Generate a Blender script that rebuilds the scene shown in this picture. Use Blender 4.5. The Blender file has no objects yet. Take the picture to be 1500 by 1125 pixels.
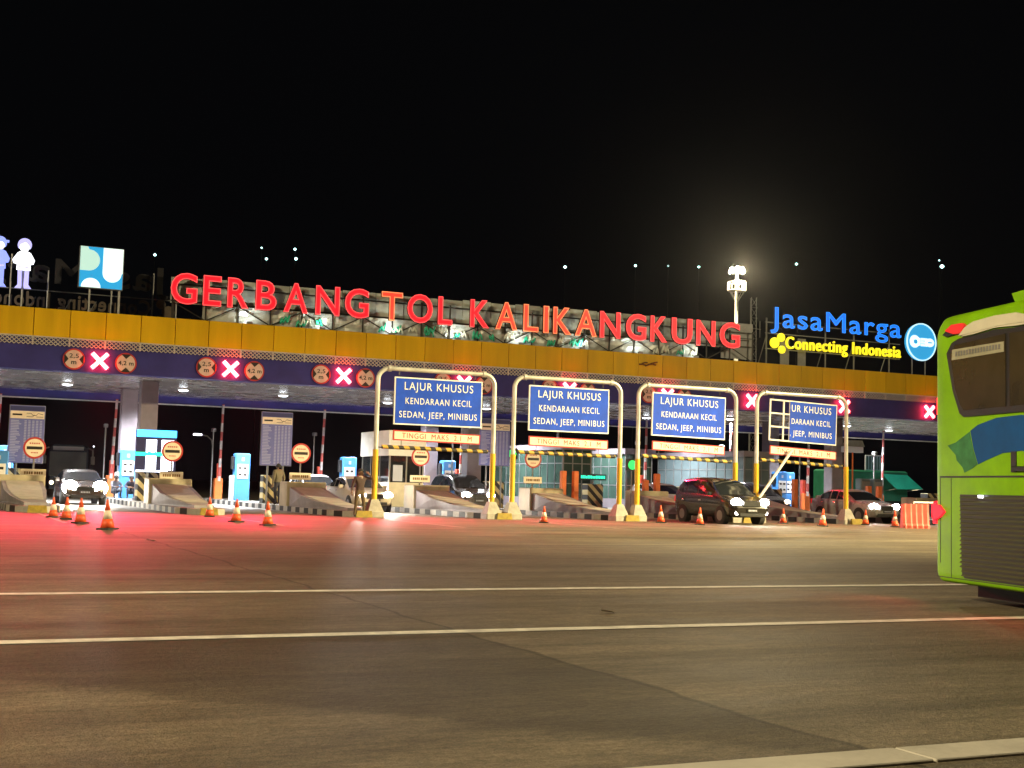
import bpy, math, random
from mathutils import Vector, Matrix
random.seed(7)
SC = bpy.context.scene
COL = SC.collection

# ------------------------------------------------------------------ camera
cd = bpy.data.cameras.new("camera"); CAM = bpy.data.objects.new("camera", cd); COL.objects.link(CAM)
CR = Vector((0.9094097, -0.41511758, 0.02552237)); CU = Vector((-0.05635159, -0.06218563, 0.9964725)); CF = Vector((0.41206613, 0.90763999, 0.07994476))
m = Matrix(((CR.x, CU.x, -CF.x), (CR.y, CU.y, -CF.y), (CR.z, CU.z, -CF.z))).to_4x4()
m.translation = Vector((0, 0, 1.147)); CAM.matrix_world = m
cd.sensor_fit = 'HORIZONTAL'; cd.sensor_width = 36; cd.lens = 1892.8166 * 36 / 1500
cd.clip_start = .1; cd.clip_end = 3000
SC.camera = CAM

# ------------------------------------------------------------------ world, exposure, render settings
W = bpy.data.worlds.new("World"); SC.world = W; W.use_nodes = True
bg = W.node_tree.nodes['Background']; bg.inputs[0].default_value = (.75, .8, 1, 1); bg.inputs[1].default_value = .0018
SC.view_settings.view_transform = 'Standard'; SC.view_settings.look = 'None'; SC.view_settings.exposure = 0; SC.view_settings.gamma = 1
SC.cycles.use_denoising = True
SC.cycles.sample_clamp_indirect = 6
SC.cycles.max_bounces = 6; SC.cycles.volume_bounces = 0
SC.cycles.caustics_reflective = False; SC.cycles.caustics_refractive = False

# power of the lamps (tuned against the photograph)
P_MAST_NEAR, P_MAST_FAR, P_MAST_SEEN = 76000, 30000, 19000
P_POOL, P_SIGNAL = 520000, 23000
P_DOWN, P_BEAM = 6200, 1000
WARM = (1, .82, .46)

def lamp(name, kind, loc, power, color, parent=None, radius=.15, aim=None, size=120, blend=.5):
    l = bpy.data.lights.new(name, kind); l.energy = power; l.color = color; l.shadow_soft_size = radius
    if kind == 'SPOT': l.spot_size = math.radians(size); l.spot_blend = blend
    o = bpy.data.objects.new(name, l); COL.objects.link(o); o.location = loc
    if aim is not None: o.rotation_euler = (Vector(aim) - Vector(loc)).to_track_quat('-Z', 'Y').to_euler()
    if parent: o.parent = parent
    return o

# ------------------------------------------------------------------ materials
def mat(name, col, rough=.6, metal=0, noise=0, nscale=3, bump=0, bscale=40, spec=.5, emit=None, estr=1, alpha=1, coat=0, trans=0, streak=0):
    M = bpy.data.materials.new(name); M.use_nodes = True; nt = M.node_tree; b = nt.nodes['Principled BSDF']
    b.inputs['Base Color'].default_value = (*col, 1); b.inputs['Roughness'].default_value = rough; b.inputs['Metallic'].default_value = metal
    b.inputs['Specular IOR Level'].default_value = spec; b.inputs['Coat Weight'].default_value = coat
    b.inputs['Transmission Weight'].default_value = trans; b.inputs['Alpha'].default_value = alpha
    if emit: b.inputs['Emission Color'].default_value = (*emit, 1); b.inputs['Emission Strength'].default_value = estr
    tc = None
    if noise or bump or streak:
        tc = nt.nodes.new('ShaderNodeTexCoord')
    if noise or streak:
        n = nt.nodes.new('ShaderNodeTexNoise'); n.inputs['Scale'].default_value = nscale; n.inputs['Detail'].default_value = 5; n.inputs['Roughness'].default_value = .6
        if streak:
            mp = nt.nodes.new('ShaderNodeMapping'); mp.inputs['Scale'].default_value = (1, 1, .12)
            nt.links.new(tc.outputs['Object'], mp.inputs[0]); nt.links.new(mp.outputs[0], n.inputs[0])
        else: nt.links.new(tc.outputs['Object'], n.inputs[0])
        a = noise or streak
        r = nt.nodes.new('ShaderNodeValToRGB')
        r.color_ramp.elements[0].position = .3; r.color_ramp.elements[1].position = .72
        r.color_ramp.elements[0].color = (*[c * (1 - a) for c in col], 1); r.color_ramp.elements[1].color = (*[min(1, c * (1 + a * .6)) for c in col], 1)
        nt.links.new(n.outputs[0], r.inputs[0]); nt.links.new(r.outputs[0], b.inputs['Base Color'])
        rr = nt.nodes.new('ShaderNodeMapRange'); rr.inputs[3].default_value = max(.05, rough - .12); rr.inputs[4].default_value = min(1, rough + .12)
        nt.links.new(n.outputs[0], rr.inputs[0]); nt.links.new(rr.outputs[0], b.inputs['Roughness'])
    if bump:
        n2 = nt.nodes.new('ShaderNodeTexNoise'); n2.inputs['Scale'].default_value = bscale; n2.inputs['Detail'].default_value = 4
        nt.links.new(tc.outputs['Object'], n2.inputs[0])
        bp = nt.nodes.new('ShaderNodeBump'); bp.inputs['Strength'].default_value = bump; bp.inputs['Distance'].default_value = .02
        nt.links.new(n2.outputs[0], bp.inputs['Height']); nt.links.new(bp.outputs[0], b.inputs['Normal'])
    return M

def glow(name, col, s):
    M = bpy.data.materials.new(name); M.use_nodes = True; nt = M.node_tree
    b = nt.nodes['Principled BSDF']; b.inputs['Base Color'].default_value = (*[min(.8, c) for c in col], 1)
    b.inputs['Emission Color'].default_value = (*col, 1); b.inputs['Emission Strength'].default_value = s; b.inputs['Roughness'].default_value = .4
    return M

def stripes(name, c1, c2, width, dirv, rough=.6, offset=0):
    M = bpy.data.materials.new(name); M.use_nodes = True; nt = M.node_tree; b = nt.nodes['Principled BSDF']; b.inputs['Roughness'].default_value = rough
    tc = nt.nodes.new('ShaderNodeTexCoord'); dt = nt.nodes.new('ShaderNodeVectorMath'); dt.operation = 'DOT_PRODUCT'; dt.inputs[1].default_value = dirv
    nt.links.new(tc.outputs['Object'], dt.inputs[0])
    ad = nt.nodes.new('ShaderNodeMath'); ad.operation = 'ADD'; ad.inputs[1].default_value = offset + 1000 * width; nt.links.new(dt.outputs['Value'], ad.inputs[0])
    md = nt.nodes.new('ShaderNodeMath'); md.operation = 'MODULO'; md.inputs[1].default_value = width; nt.links.new(ad.outputs[0], md.inputs[0])
    gt = nt.nodes.new('ShaderNodeMath'); gt.operation = 'GREATER_THAN'; gt.inputs[1].default_value = width / 2; nt.links.new(md.outputs[0], gt.inputs[0])
    n = nt.nodes.new('ShaderNodeTexNoise'); n.inputs['Scale'].default_value = 6; n.inputs['Detail'].default_value = 6
    nt.links.new(tc.outputs['Object'], n.inputs[0])
    mx = nt.nodes.new('ShaderNodeMix'); mx.data_type = 'RGBA'; mx.inputs[6].default_value = (*c1, 1); mx.inputs[7].default_value = (*c2, 1); nt.links.new(gt.outputs[0], mx.inputs[0])
    dk = nt.nodes.new('ShaderNodeMix'); dk.data_type = 'RGBA'; dk.blend_type = 'MULTIPLY'; dk.inputs[0].default_value = .5
    nt.links.new(mx.outputs[2], dk.inputs[6]); nt.links.new(n.outputs[0], dk.inputs[7]); nt.links.new(dk.outputs[2], b.inputs['Base Color'])
    return M

M = dict(
    yellow=mat('yellow_cladding', (.72, .435, .003), .5, spec=.25, streak=.16, nscale=1.3, bump=.12, bscale=1.2),
    seam=mat('dark_seam', (.05, .03, .01), .8),
    blue=mat('navy_cladding', (.035, .032, .19), .55, spec=.25, noise=.25, nscale=1),
    lattice=mat('galvanised_lattice', (.62, .58, .58), .45, .2, noise=.2),
    soffit=mat('soffit_sheet', (.58, .54, .57), .26, .6, noise=.1, nscale=.8, bump=.12, bscale=.8),
    column=mat('column_paint', (.20, .17, .19), .55, noise=.2, nscale=1.5, bump=.1),
    white=mat('white_paint', (.78, .77, .74), .45, noise=.12, nscale=2),
    offwhite=mat('cream_paint', (.66, .60, .48), .5, noise=.2, nscale=2),
    steel=mat('galvanised_pipe', (.62, .61, .57), .38, .35, noise=.2, nscale=3),
    dsteel=mat('dark_steel', (.07, .065, .06), .5, .6, noise=.3),
    gsteel=mat('grey_steel', (.25, .25, .25), .45, .5, noise=.2),
    pyel=mat('yellow_paint', (.72, .43, .01), .45, streak=.3, nscale=3),
    concrete=mat('concrete', (.36, .33, .29), .8, noise=.3, nscale=3, bump=.3, bscale=20),
    paleconc=mat('pale_concrete', (.50, .47, .42), .75, noise=.22, nscale=2.2, bump=.2, bscale=20),
    signblue=mat('reflective_blue', (.012, .075, .62), .55, noise=.28, nscale=1.4, spec=.2),
    signwhite=mat('reflective_white', (.82, .82, .80), .4, emit=(1, 1, 1), estr=.0),
    signcream=mat('reflective_cream', (.80, .68, .54), .45, noise=.12, nscale=4),
    signred=mat('sign_red', (.42, .03, .025), .45),
    signblack=mat('sign_black', (.015, .012, .012), .5),
    signpink=mat('sign_disc', (.60, .47, .42), .5, noise=.2),
    tarblue=mat('tariff_blue', (.13, .15, .42), .5, noise=.1, nscale=4),
    tarnavy=mat('tariff_navy', (.03, .035, .13), .5),
    tarpale=mat('tariff_pale', (.50, .52, .66), .5), tarrow=mat('tariff_print', (.34, .37, .60), .5),
    gto=mat('machine_blue', (.07, .26, .62), .35, noise=.08, nscale=2, coat=.3),
    orange=mat('orange_paint', (.75, .17, .035), .5, noise=.15, nscale=3),
    redorange=mat('red_paint', (.72, .09, .05), .5, noise=.15, nscale=3),
    cone=mat('cone_orange', (.80, .10, .025), .5, noise=.2, nscale=8),
    conew=mat('cone_band', (.80, .66, .56), .5, noise=.15, nscale=8),
    rubber=mat('black_rubber', (.02, .02, .02), .7),
    glass=mat('dark_glass', (.012, .014, .016), .06, spec=.7),
    gglass=mat('green_glass', (.045, .08, .066), .12, spec=.7, noise=.3, nscale=.8),
    greyglass=mat('grey_glazing', (.13, .17, .18), .2, spec=.6, noise=.25, nscale=.7),
    chrome=mat('chrome', (.7, .7, .7), .15, 1),
    plastic=mat('black_plastic', (.02, .02, .022), .4),
    tarp=mat('grey_banner', (.52, .55, .50), .55, noise=.3, nscale=1.4, bump=.5, bscale=2.5),
    silver=mat('crumpled_sheet', (.62, .64, .60), .35, .2, noise=.35, nscale=1.2, bump=.9, bscale=3),
    strip=mat('pale_reflection', (.85, .88, .78), .3),
    gstrip=mat('green_reflection', (.03, .55, .34), .3),
    rust=mat('rust_brown', (.20, .10, .02), .8, noise=.4, nscale=9),
    letterback=mat('letter_back', (.16, .12, .085), .6, noise=.3),
    letterdark=mat('letter_back_dark', (.010, .009, .012), .6),
    neon=glow('neon_red', (1, .010, .022), 1.0), neonline=glow('neon_pink_edge', (1, .085, .085), 1.15),
    neono=glow('neon_orange', (1, .045, .025), 1.1), neonoline=glow('neon_orange_edge', (1, .26, .10), 1.15),
    nblue=glow('neon_blue', (.008, .15, 1), 1.0), nblueline=glow('neon_blue_edge', (.02, .30, 1), 1.2),
    nyel=glow('neon_yellow', (1, .80, .02), 1.0), nyelw=glow('neon_yellow_edge', (1, .95, .35), 1.1),
    boxgreen=glow('lightbox_pale', (.42, .66, .60), .95), boxblue=glow('lightbox_blue', (.02, .30, .62), 1.0), boxwhite=glow('lightbox_white', (.72, 1, .95), 1.05),
    discblue=glow('disc_blue', (.03, .32, .66), .95), discwhite=glow('disc_white', (.72, .97, 1), 1.1), discrim=glow('disc_rim', (.55, .85, 1), 1.1),
    figw=glow('figure_white', (.86, .90, 1), 2.2), figb=glow('figure_blue', (.26, .34, 1), 1.1), figl=glow('figure_lilac', (.46, .46, 1), 1.05),
    xred=glow('signal_red', (1, .03, .032), 60), xpanel=mat('signal_panel', (.34, .012, .05), .45, noise=.1),
    ledblue=glow('led_header', (.05, .45, 1), 4), ledwhite=glow('led_white', (.8, .88, 1), 6), ledgreen=glow('led_green', (.02, 1, .45), 3), ledteal=glow('led_teal', (.03, .85, .55), 1.4),
    sgreen=glow('lamp_green', (.03, .9, .18), .9),
    head=glow('headlamp', (1, .93, .82), 140), fog=glow('foglamp', (1, .93, .84), 26), dim=glow('parking_lamp', (1, .80, .55), 4),
    tail=glow('tail_lamp', (1, .012, .03), 1.6), taildim=glow('tail_lamp_dim', (.62, .02, .02), .6),
    down=glow('downlight_glass', (.88, .95, 1), 14), flood=glow('flood_glass', (1, .95, .72), 400), far=glow('far_lamp', (.55, 1, .95), 5), farw=glow('far_lamp_white', (.9, .9, 1), 4),
    plate=mat('number_plate', (.03, .03, .03), .4),
    lime=mat('lime_bus_paint', (.20, .44, .001), .5, noise=.26, nscale=2.4, spec=.25),
    busw=mat('bus_white', (.66, .62, .50), .35, noise=.1, coat=.3),
    busblue=mat('bus_blue', (.008, .075, .27), .6, noise=.25, nscale=3, spec=.2), busteal=mat('bus_teal', (.05, .20, .08), .6, noise=.4, nscale=5, spec=.2),
    busglass=mat('bus_window', (.045, .035, .022), .12, noise=.3, nscale=2), busslat=mat('bus_slat', (.075, .078, .035), .5, noise=.2, spec=.3),
    sticker=mat('window_sticker', (.36, .34, .24), .5, noise=.25, nscale=6),
    tealtarp=mat('teal_canvas', (.02, .50, .36), .5, noise=.2, nscale=1.5, bump=.3, bscale=3), greentarp=mat('green_canvas', (.015, .17, .10), .55, noise=.3, nscale=1.3, bump=.4, bscale=3),
    barrier=mat('red_plastic_barrier', (.74, .13, .10), .45, noise=.2, nscale=3),
    kerbyel=mat('worn_yellow', (.34, .24, .03), .7, noise=.4, nscale=6), endblock=mat('beige_block', (.46, .39, .27), .7, noise=.25, nscale=2, bump=.2, bscale=15),
    purple=mat('lilac_concrete', (.32, .29, .32), .75, noise=.25, nscale=2.5, bump=.2, bscale=20),
)
def vary_by_panel(mt, amt):
    nt = mt.node_tree; b = nt.nodes['Principled BSDF']; src = b.inputs['Base Color'].links[0].from_socket
    g = nt.nodes.new('ShaderNodeNewGeometry'); r = nt.nodes.new('ShaderNodeMapRange'); r.inputs[3].default_value = 1 - amt; r.inputs[4].default_value = 1 + amt * .5
    nt.links.new(g.outputs['Random Per Island'], r.inputs[0]); v = nt.nodes.new('ShaderNodeVectorMath'); v.operation = 'SCALE'
    nt.links.new(src, v.inputs[0]); nt.links.new(r.outputs[0], v.inputs['Scale']); nt.links.new(v.outputs[0], b.inputs['Base Color'])
vary_by_panel(M['yellow'], .12); vary_by_panel(M['tarp'], .3); vary_by_panel(M['paleconc'], .12)
M['hazard'] = stripes('hazard_stripes', (.62, .50, .24), (.02, .018, .016), .34, (.707, 0, .707))
M['kerbpaint'] = stripes('kerb_blocks', (.50, .47, .42), (.03, .028, .028), 1.2, (0, 1, 0), .8)
M['bar'] = stripes('bar_stripes', (.62, .42, .06), (.02, .018, .015), .36, (.9, 0, .45))
M['arm'] = stripes('arm_stripes', (.74, .72, .72), (.60, .10, .09), .9, (0, 0, 1), .5)

def ground_material():
    Mg = bpy.data.materials.new('asphalt'); Mg.use_nodes = True; nt = Mg.node_tree; N = nt.nodes; L = nt.links; b = N['Principled BSDF']
    geo = N.new('ShaderNodeNewGeometry'); sp = N.new('ShaderNodeSeparateXYZ'); L.new(geo.outputs['Position'], sp.inputs[0])
    def noise(scale, det=5, sx=1, sy=1, rough=.6):
        mp = N.new('ShaderNodeMapping'); mp.inputs['Scale'].default_value = (sx, sy, 1); L.new(geo.outputs['Position'], mp.inputs[0])
        n = N.new('ShaderNodeTexNoise'); n.inputs['Scale'].default_value = scale; n.inputs['Detail'].default_value = det; n.inputs['Roughness'].default_value = rough; L.new(mp.outputs[0], n.inputs[0]); return n.outputs[0]
    def math_(op, a, c):
        n = N.new('ShaderNodeMath'); n.operation = op
        for i, v in enumerate((a, c)):
            if isinstance(v, (int, float)): n.inputs[i].default_value = v
            else: L.new(v, n.inputs[i])
        return n.outputs[0]
    def rng(v, a0, a1, b0, b1):
        n = N.new('ShaderNodeMapRange'); n.inputs[1].default_value = a0; n.inputs[2].default_value = a1; n.inputs[3].default_value = b0; n.inputs[4].default_value = b1; L.new(v, n.inputs[0]); return n.outputs[0]
    big = noise(.16, 6, 1, 1.3); mid = noise(.9, 5, .35, 1.2); fine = noise(26, 3); grit = noise(90, 2); drag = noise(.7, 4, .12, 2.2)
    # wandering joint between two runs of asphalt
    wob = rng(noise(.5, 3), .3, .7, -.09, .09)
    xw = math_('ADD', sp.outputs[0], wob)
    d = math_('ABSOLUTE', math_('SUBTRACT', xw, 3.96), 0)
    crack = rng(d, .010, .034, .42, 1)
    side = rng(math_('SUBTRACT', xw, 3.96), -.03, .03, .92, .96)
    # darker stretch of ground in the foreground, bounded by the joint and a ragged edge
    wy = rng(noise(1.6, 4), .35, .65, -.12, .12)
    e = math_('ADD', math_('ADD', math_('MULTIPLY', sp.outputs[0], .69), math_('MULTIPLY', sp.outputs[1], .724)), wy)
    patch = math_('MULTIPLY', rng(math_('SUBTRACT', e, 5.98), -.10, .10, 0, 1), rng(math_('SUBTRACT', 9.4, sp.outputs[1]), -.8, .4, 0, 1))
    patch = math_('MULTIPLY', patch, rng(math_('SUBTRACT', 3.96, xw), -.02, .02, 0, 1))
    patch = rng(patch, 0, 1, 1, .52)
    blot = noise(.42, 6, .5, 1.6, .7); speck = noise(7, 4, .5, 1.4, .75); oil = rng(noise(1.7, 3, .6, 1.3), .66, .74, 1, .66)
    v = math_('MULTIPLY', rng(big, .3, .7, .72, 1.25), rng(mid, .3, .7, .82, 1.16))
    v = math_('MULTIPLY', v, rng(drag, .4, .6, .8, 1.2)); v = math_('MULTIPLY', v, rng(blot, .4, .6, .78, 1.22)); v = math_('MULTIPLY', v, rng(speck, .4, .6, .8, 1.2)); v = math_('MULTIPLY', v, oil)
    v = math_('MULTIPLY', v, rng(fine, .38, .62, .8, 1.2)); v = math_('MULTIPLY', v, rng(grit, .38, .62, .78, 1.24))
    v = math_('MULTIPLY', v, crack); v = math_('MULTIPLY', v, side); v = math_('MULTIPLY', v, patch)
    ramp = N.new('ShaderNodeValToRGB'); ramp.color_ramp.elements[0].color = (.012, .010, .008, 1); ramp.color_ramp.elements[1].color = (.275, .225, .158, 1); ramp.color_ramp.elements[1].position = 1
    L.new(math_('MULTIPLY', v, .5), ramp.inputs[0]); L.new(ramp.outputs[0], b.inputs['Base Color'])
    L.new(rng(math_('MULTIPLY', big, mid), .1, .45, .56, .74), b.inputs['Roughness'])
    bp = N.new('ShaderNodeBump'); bp.inputs['Strength'].default_value = .6; bp.inputs['Distance'].default_value = .02
    L.new(math_('ADD', fine, math_('MULTIPLY', grit, .6)), bp.inputs['Height']); L.new(bp.outputs[0], b.inputs['Normal'])
    b.inputs['Specular IOR Level'].default_value = .3
    return Mg
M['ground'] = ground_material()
M['slab'] = mat('plaza_slab', (.30, .28, .25), .5, noise=.3, nscale=.5, bump=.15, bscale=30)
M['wornline'] = mat('worn_road_paint', (.45, .40, .33), .7, noise=.7, nscale=4)
M['line'] = mat('road_paint', (.80, .77, .70), .65, noise=.4, nscale=5)

# ------------------------------------------------------------------ helpers
def tag(o, label=None, cat=None, group=None, kind=None):
    if label: o['label'] = label
    if cat: o['category'] = cat
    if group: o['group'] = group
    if kind: o['kind'] = kind
    return o

def thing(name, label, cat, loc=(0, 0, 0), rz=0, group=None):
    o = bpy.data.objects.new(name, None); COL.objects.link(o); o.location = loc; o.rotation_euler = (0, 0, rz); o.empty_display_size = .2
    return tag(o, label, cat, group)

class MB:
    def __init__(s): s.v = []; s.f = []; s.mi = []; s.cur = 0
    def add(s, vs, fs):
        n = len(s.v); s.v += [tuple(p) for p in vs]; s.f += [tuple(i + n for i in f) for f in fs]; s.mi += [s.cur] * len(fs); return s
    def box(s, x0, x1, y0, y1, z0, z1):
        return s.add([(x0, y0, z0), (x1, y0, z0), (x1, y1, z0), (x0, y1, z0), (x0, y0, z1), (x1, y0, z1), (x1, y1, z1), (x0, y1, z1)],
                     [(0, 3, 2, 1), (4, 5, 6, 7), (0, 1, 5, 4), (1, 2, 6, 5), (2, 3, 7, 6), (3, 0, 4, 7)])
    def bbox(s, x0, x1, y0, y1, z0, z1, r=.02):
        # box with chamfered vertical and top edges
        def ring(i, z): return [(x0 + i + r, y0 + i, z), (x1 - i - r, y0 + i, z), (x1 - i, y0 + i + r, z), (x1 - i, y1 - i - r, z), (x1 - i - r, y1 - i, z), (x0 + i + r, y1 - i, z), (x0 + i, y1 - i - r, z), (x0 + i, y0 + i + r, z)]
        vs = ring(0, z0) + ring(0, z1 - r) + ring(r, z1); fs = [tuple(range(7, -1, -1)), tuple(range(16, 24))]
        for k in (0, 8):
            for i in range(8): j = (i + 1) % 8; fs.append((k + i, k + j, k + 8 + j, k + 8 + i))
        return s.add(vs, fs)
    def tube(s, pts, r, n=8, r2=None, caps=True):
        pts = [Vector(p) for p in pts]; rings = []; k = len(pts); up = Vector((0, 0, 1)); prev = None
        for i, p in enumerate(pts):
            d = (pts[min(i + 1, k - 1)] - pts[max(i - 1, 0)]).normalized()
            if prev is None:
                a = d.orthogonal().normalized()
            else:
                a = prev - d * prev.dot(d); a = a.normalized() if a.length > 1e-6 else d.orthogonal().normalized()
            prev = a; b = d.cross(a); rr = r if r2 is None else r + (r2 - r) * i / (k - 1)
            rings.append([p + (a * math.cos(t) + b * math.sin(t)) * rr for t in [2 * math.pi * j / n for j in range(n)]])
        vs = [v for R in rings for v in R]; fs = []
        for i in range(k - 1):
            for j in range(n): q = (j + 1) % n; fs.append((i * n + j, i * n + q, (i + 1) * n + q, (i + 1) * n + j))
        if caps: fs += [tuple(range(n - 1, -1, -1)), tuple(range((k - 1) * n, k * n))]
        return s.add(vs, fs)
    def prism(s, pts, y0, y1):
        # polygon in x, z pushed from y0 to y1
        n = len(pts); A = sum(pts[i][0] * pts[(i + 1) % n][1] - pts[(i + 1) % n][0] * pts[i][1] for i in range(n))
        if A < 0: pts = pts[::-1]
        vs = [(x, y0, z) for x, z in pts] + [(x, y1, z) for x, z in pts]
        fs = [tuple(range(n)), tuple(range(2 * n - 1, n - 1, -1))] + [((i + 1) % n, i, n + i, n + (i + 1) % n) for i in range(n)]
        return s.add(vs, fs)
    def disc(s, cx, cz, rx, y0, y1, n=28, rz=None):
        rz = rz or rx
        return s.prism([(cx + rx * math.cos(2 * math.pi * i / n), cz + rz * math.sin(2 * math.pi * i / n)) for i in range(n)], y0, y1)
    def ring(s, cx, cz, r0, r1, y0, y1, n=28):
        vs = []; fs = []
        for i in range(n):
            c, q = math.cos(2 * math.pi * i / n), math.sin(2 * math.pi * i / n)
            vs += [(cx + r0 * c, y0, cz + r0 * q), (cx + r1 * c, y0, cz + r1 * q), (cx + r1 * c, y1, cz + r1 * q), (cx + r0 * c, y1, cz + r0 * q)]
        for i in range(n):
            a, b = 4 * i, 4 * ((i + 1) % n)
            for k in range(4): fs.append((a + k, a + (k + 1) % 4, b + (k + 1) % 4, b + k))
        return s.add(vs, fs)
    def lathe(s, prof, n=16, cx=0, cy=0):
        k = len(prof); vs = []; fs = []
        for r, z in prof: vs += [(cx + r * math.cos(2 * math.pi * j / n), cy + r * math.sin(2 * math.pi * j / n), z) for j in range(n)]
        for i in range(k - 1):
            for j in range(n): q = (j + 1) % n; fs.append((i * n + j, i * n + q, (i + 1) * n + q, (i + 1) * n + j))
        fs += [tuple(range(n - 1, -1, -1)), tuple(range((k - 1) * n, k * n))]
        return s.add(vs, fs)
    def build(s, name, m, parent=None, smooth=False, loc=None):
        me = bpy.data.meshes.new(name); me.from_pydata(s.v, [], s.f)
        for q in (m if isinstance(m, list) else [m]): me.materials.append(q)
        if isinstance(m, list): me.polygons.foreach_set('material_index', s.mi)
        if smooth: me.polygons.foreach_set('use_smooth', [True] * len(me.polygons))
        me.update(); o = bpy.data.objects.new(name, me); COL.objects.link(o)
        if parent: o.parent = parent
        if loc: o.location = loc
        return o

def smooth_by_angle(o, deg=40):
    me = o.data
    me.polygons.foreach_set('use_smooth', [True] * len(me.polygons))
    try: me.set_sharp_from_angle(angle=math.radians(deg))
    except Exception: pass

KIDS = {}
def copy_tree(o, parent=None):
    c = o.copy(); COL.objects.link(c); c.parent = parent
    for ch in list(o.children): copy_tree(ch, c)
    return c

def eval_mesh(o):
    dg = bpy.context.evaluated_depsgraph_get(); dg.update()
    me = bpy.data.meshes.new_from_object(o.evaluated_get(dg)); d = o.data; bpy.data.objects.remove(o)
    return me

def text_raw(body, size=1, offset=0, extrude=.0, bevel=0, outline=False, spacing=1):
    if body == 'M' and offset > 0 and not outline:
        # the built-in capital M tangles when thickened, so it is drawn by hand
        o_ = offset; pts = [(.073 - o_, -o_), (.171 + o_, -o_), (.171 + o_, .50), (.36, .235), (.422, .235), (.611 - o_, .50), (.611 - o_, -o_), (.709 + o_, -o_), (.709 + o_, .682 + o_), (.618, .682 + o_), (.391, .42), (.165, .682 + o_), (.073 - o_, .682 + o_)]
        n = len(pts); me = bpy.data.meshes.new('lettering')
        me.from_pydata([(x, y, extrude) for x, y in pts] + [(x, y, -extrude) for x, y in pts], [], [tuple(range(n)), tuple(range(2 * n - 1, n - 1, -1))] + [(i, n + i, n + (i + 1) % n, (i + 1) % n) for i in range(n)]); me.update()
        return me
    c = bpy.data.curves.new('lettering', 'FONT'); c.body = body; c.size = size; c.offset = offset; c.extrude = extrude; c.space_character = spacing; c.resolution_u = 4
    if outline: c.fill_mode = 'NONE'; c.bevel_depth = bevel; c.bevel_resolution = 1; c.extrude = 0
    o = bpy.data.objects.new('lettering', c); COL.objects.link(o); bpy.context.view_layer.update()
    me = eval_mesh(o); return me

def opaque_sides(me):
    me.materials.append(M['dsteel'])
    for p in me.polygons:
        if p.normal.y > -.6: p.material_index = 1

def bbox(me):
    xs = [v.co.x for v in me.vertices]; ys = [v.co.y for v in me.vertices]
    return (min(xs), max(xs), min(ys), max(ys)) if xs else (0, 0, 0, 0)

def place_text(me, sx, sy, dx, dz, y, mirror=False):
    # lettering drawn in x-y is stood up facing -y
    for v in me.vertices:
        x, yy, z = v.co; v.co = (dx + (x * sx if not mirror else -x * sx), y - z, dz + yy * sy)
    return me

def text_line(body, cx, z0, width, cap, y, m, name, parent, offset=.012, extrude=.004, spacing=1.05, bold=0):
    me = text_raw(body, 1, offset, extrude, spacing=spacing); b = bbox(me); h = text_raw('H', 1, offset); hb = bbox(h)
    sx = width / (b[1] - b[0]); sy = cap / (hb[3] - hb[2])
    place_text(me, sx, sy, cx - width / 2 - b[0] * sx, z0 - hb[2] * sy, y)
    me.name = name; me.materials.append(m); o = bpy.data.objects.new(name, me); COL.objects.link(o); o.parent = parent
    return o

ISL = [3.34 + 5.29 * i for i in range(-1, 11)]      # centre lines of the islands, ISL[1] is the first in view
LANE = [5.99 + 5.29 * i for i in range(-1, 10)]      # centre lines of the lanes, LANE[1] is the first in view
def I(i): return 3.34 + 5.29 * i
def Ln(i): return 5.99 + 5.29 * i

# ------------------------------------------------------------------ the setting
g = MB(); g.add([(-1500, -300, 0), (1500, -300, 0), (1500, 2500, 0), (-1500, 2500, 0)], [(0, 1, 2, 3)])
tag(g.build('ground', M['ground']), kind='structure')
s = MB(); s.add([(-12, 47, .004), (62, 47, .004), (62, 74, .004), (-12, 74, .004)], [(0, 1, 2, 3)])
tag(s.build('toll_lane_paving', M['slab']), kind='structure')
def road_line(name, Y, x0, x1, w, mt='line', z=.005):
    b = MB(); n = 60
    vs = []; fs = []
    for i in range(n + 1):
        x = x0 + (x1 - x0) * i / n; a = random.uniform(-.006, .006); c = random.uniform(-.006, .006)
        vs += [(x, Y - w / 2 + a, z), (x, Y + w / 2 + c, z)]
    for i in range(n): fs.append((2 * i, 2 * i + 2, 2 * i + 3, 2 * i + 1))
    b.add(vs, fs); return tag(b.build(name, M[mt]), kind='structure')
road_line('road_line', 13.44, -25, 60, .21)
road_line('road_line', 9.58, -25, 60, .19)
def lane_divider(x, y0, y1):
    b = MB(); n = 24; vs = []; fs = []
    for i in range(n + 1):
        y = y0 + (y1 - y0) * i / n; vs += [(x - .05 + random.uniform(-.008, .008), y, .005), (x + .05 + random.uniform(-.008, .008), y, .005)]
    for i in range(n): fs.append((2 * i, 2 * i + 1, 2 * i + 3, 2 * i + 2))
    b.add(vs, fs); tag(b.build('lane_line', M['wornline']), kind='structure')
for x in (3.3, 8.75, 13.9, 19.2, 24.5, 29.8): lane_divider(x, 33.5, 41.8)
k = MB()
for i in range(6): k.bbox(-3.1 + i * 3.6, -3.1 + i * 3.6 + 3.588, 4.45, 4.72, -.05, .014, .005)
tag(k.build('kerb_strip', M['paleconc']), kind='structure')

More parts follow.
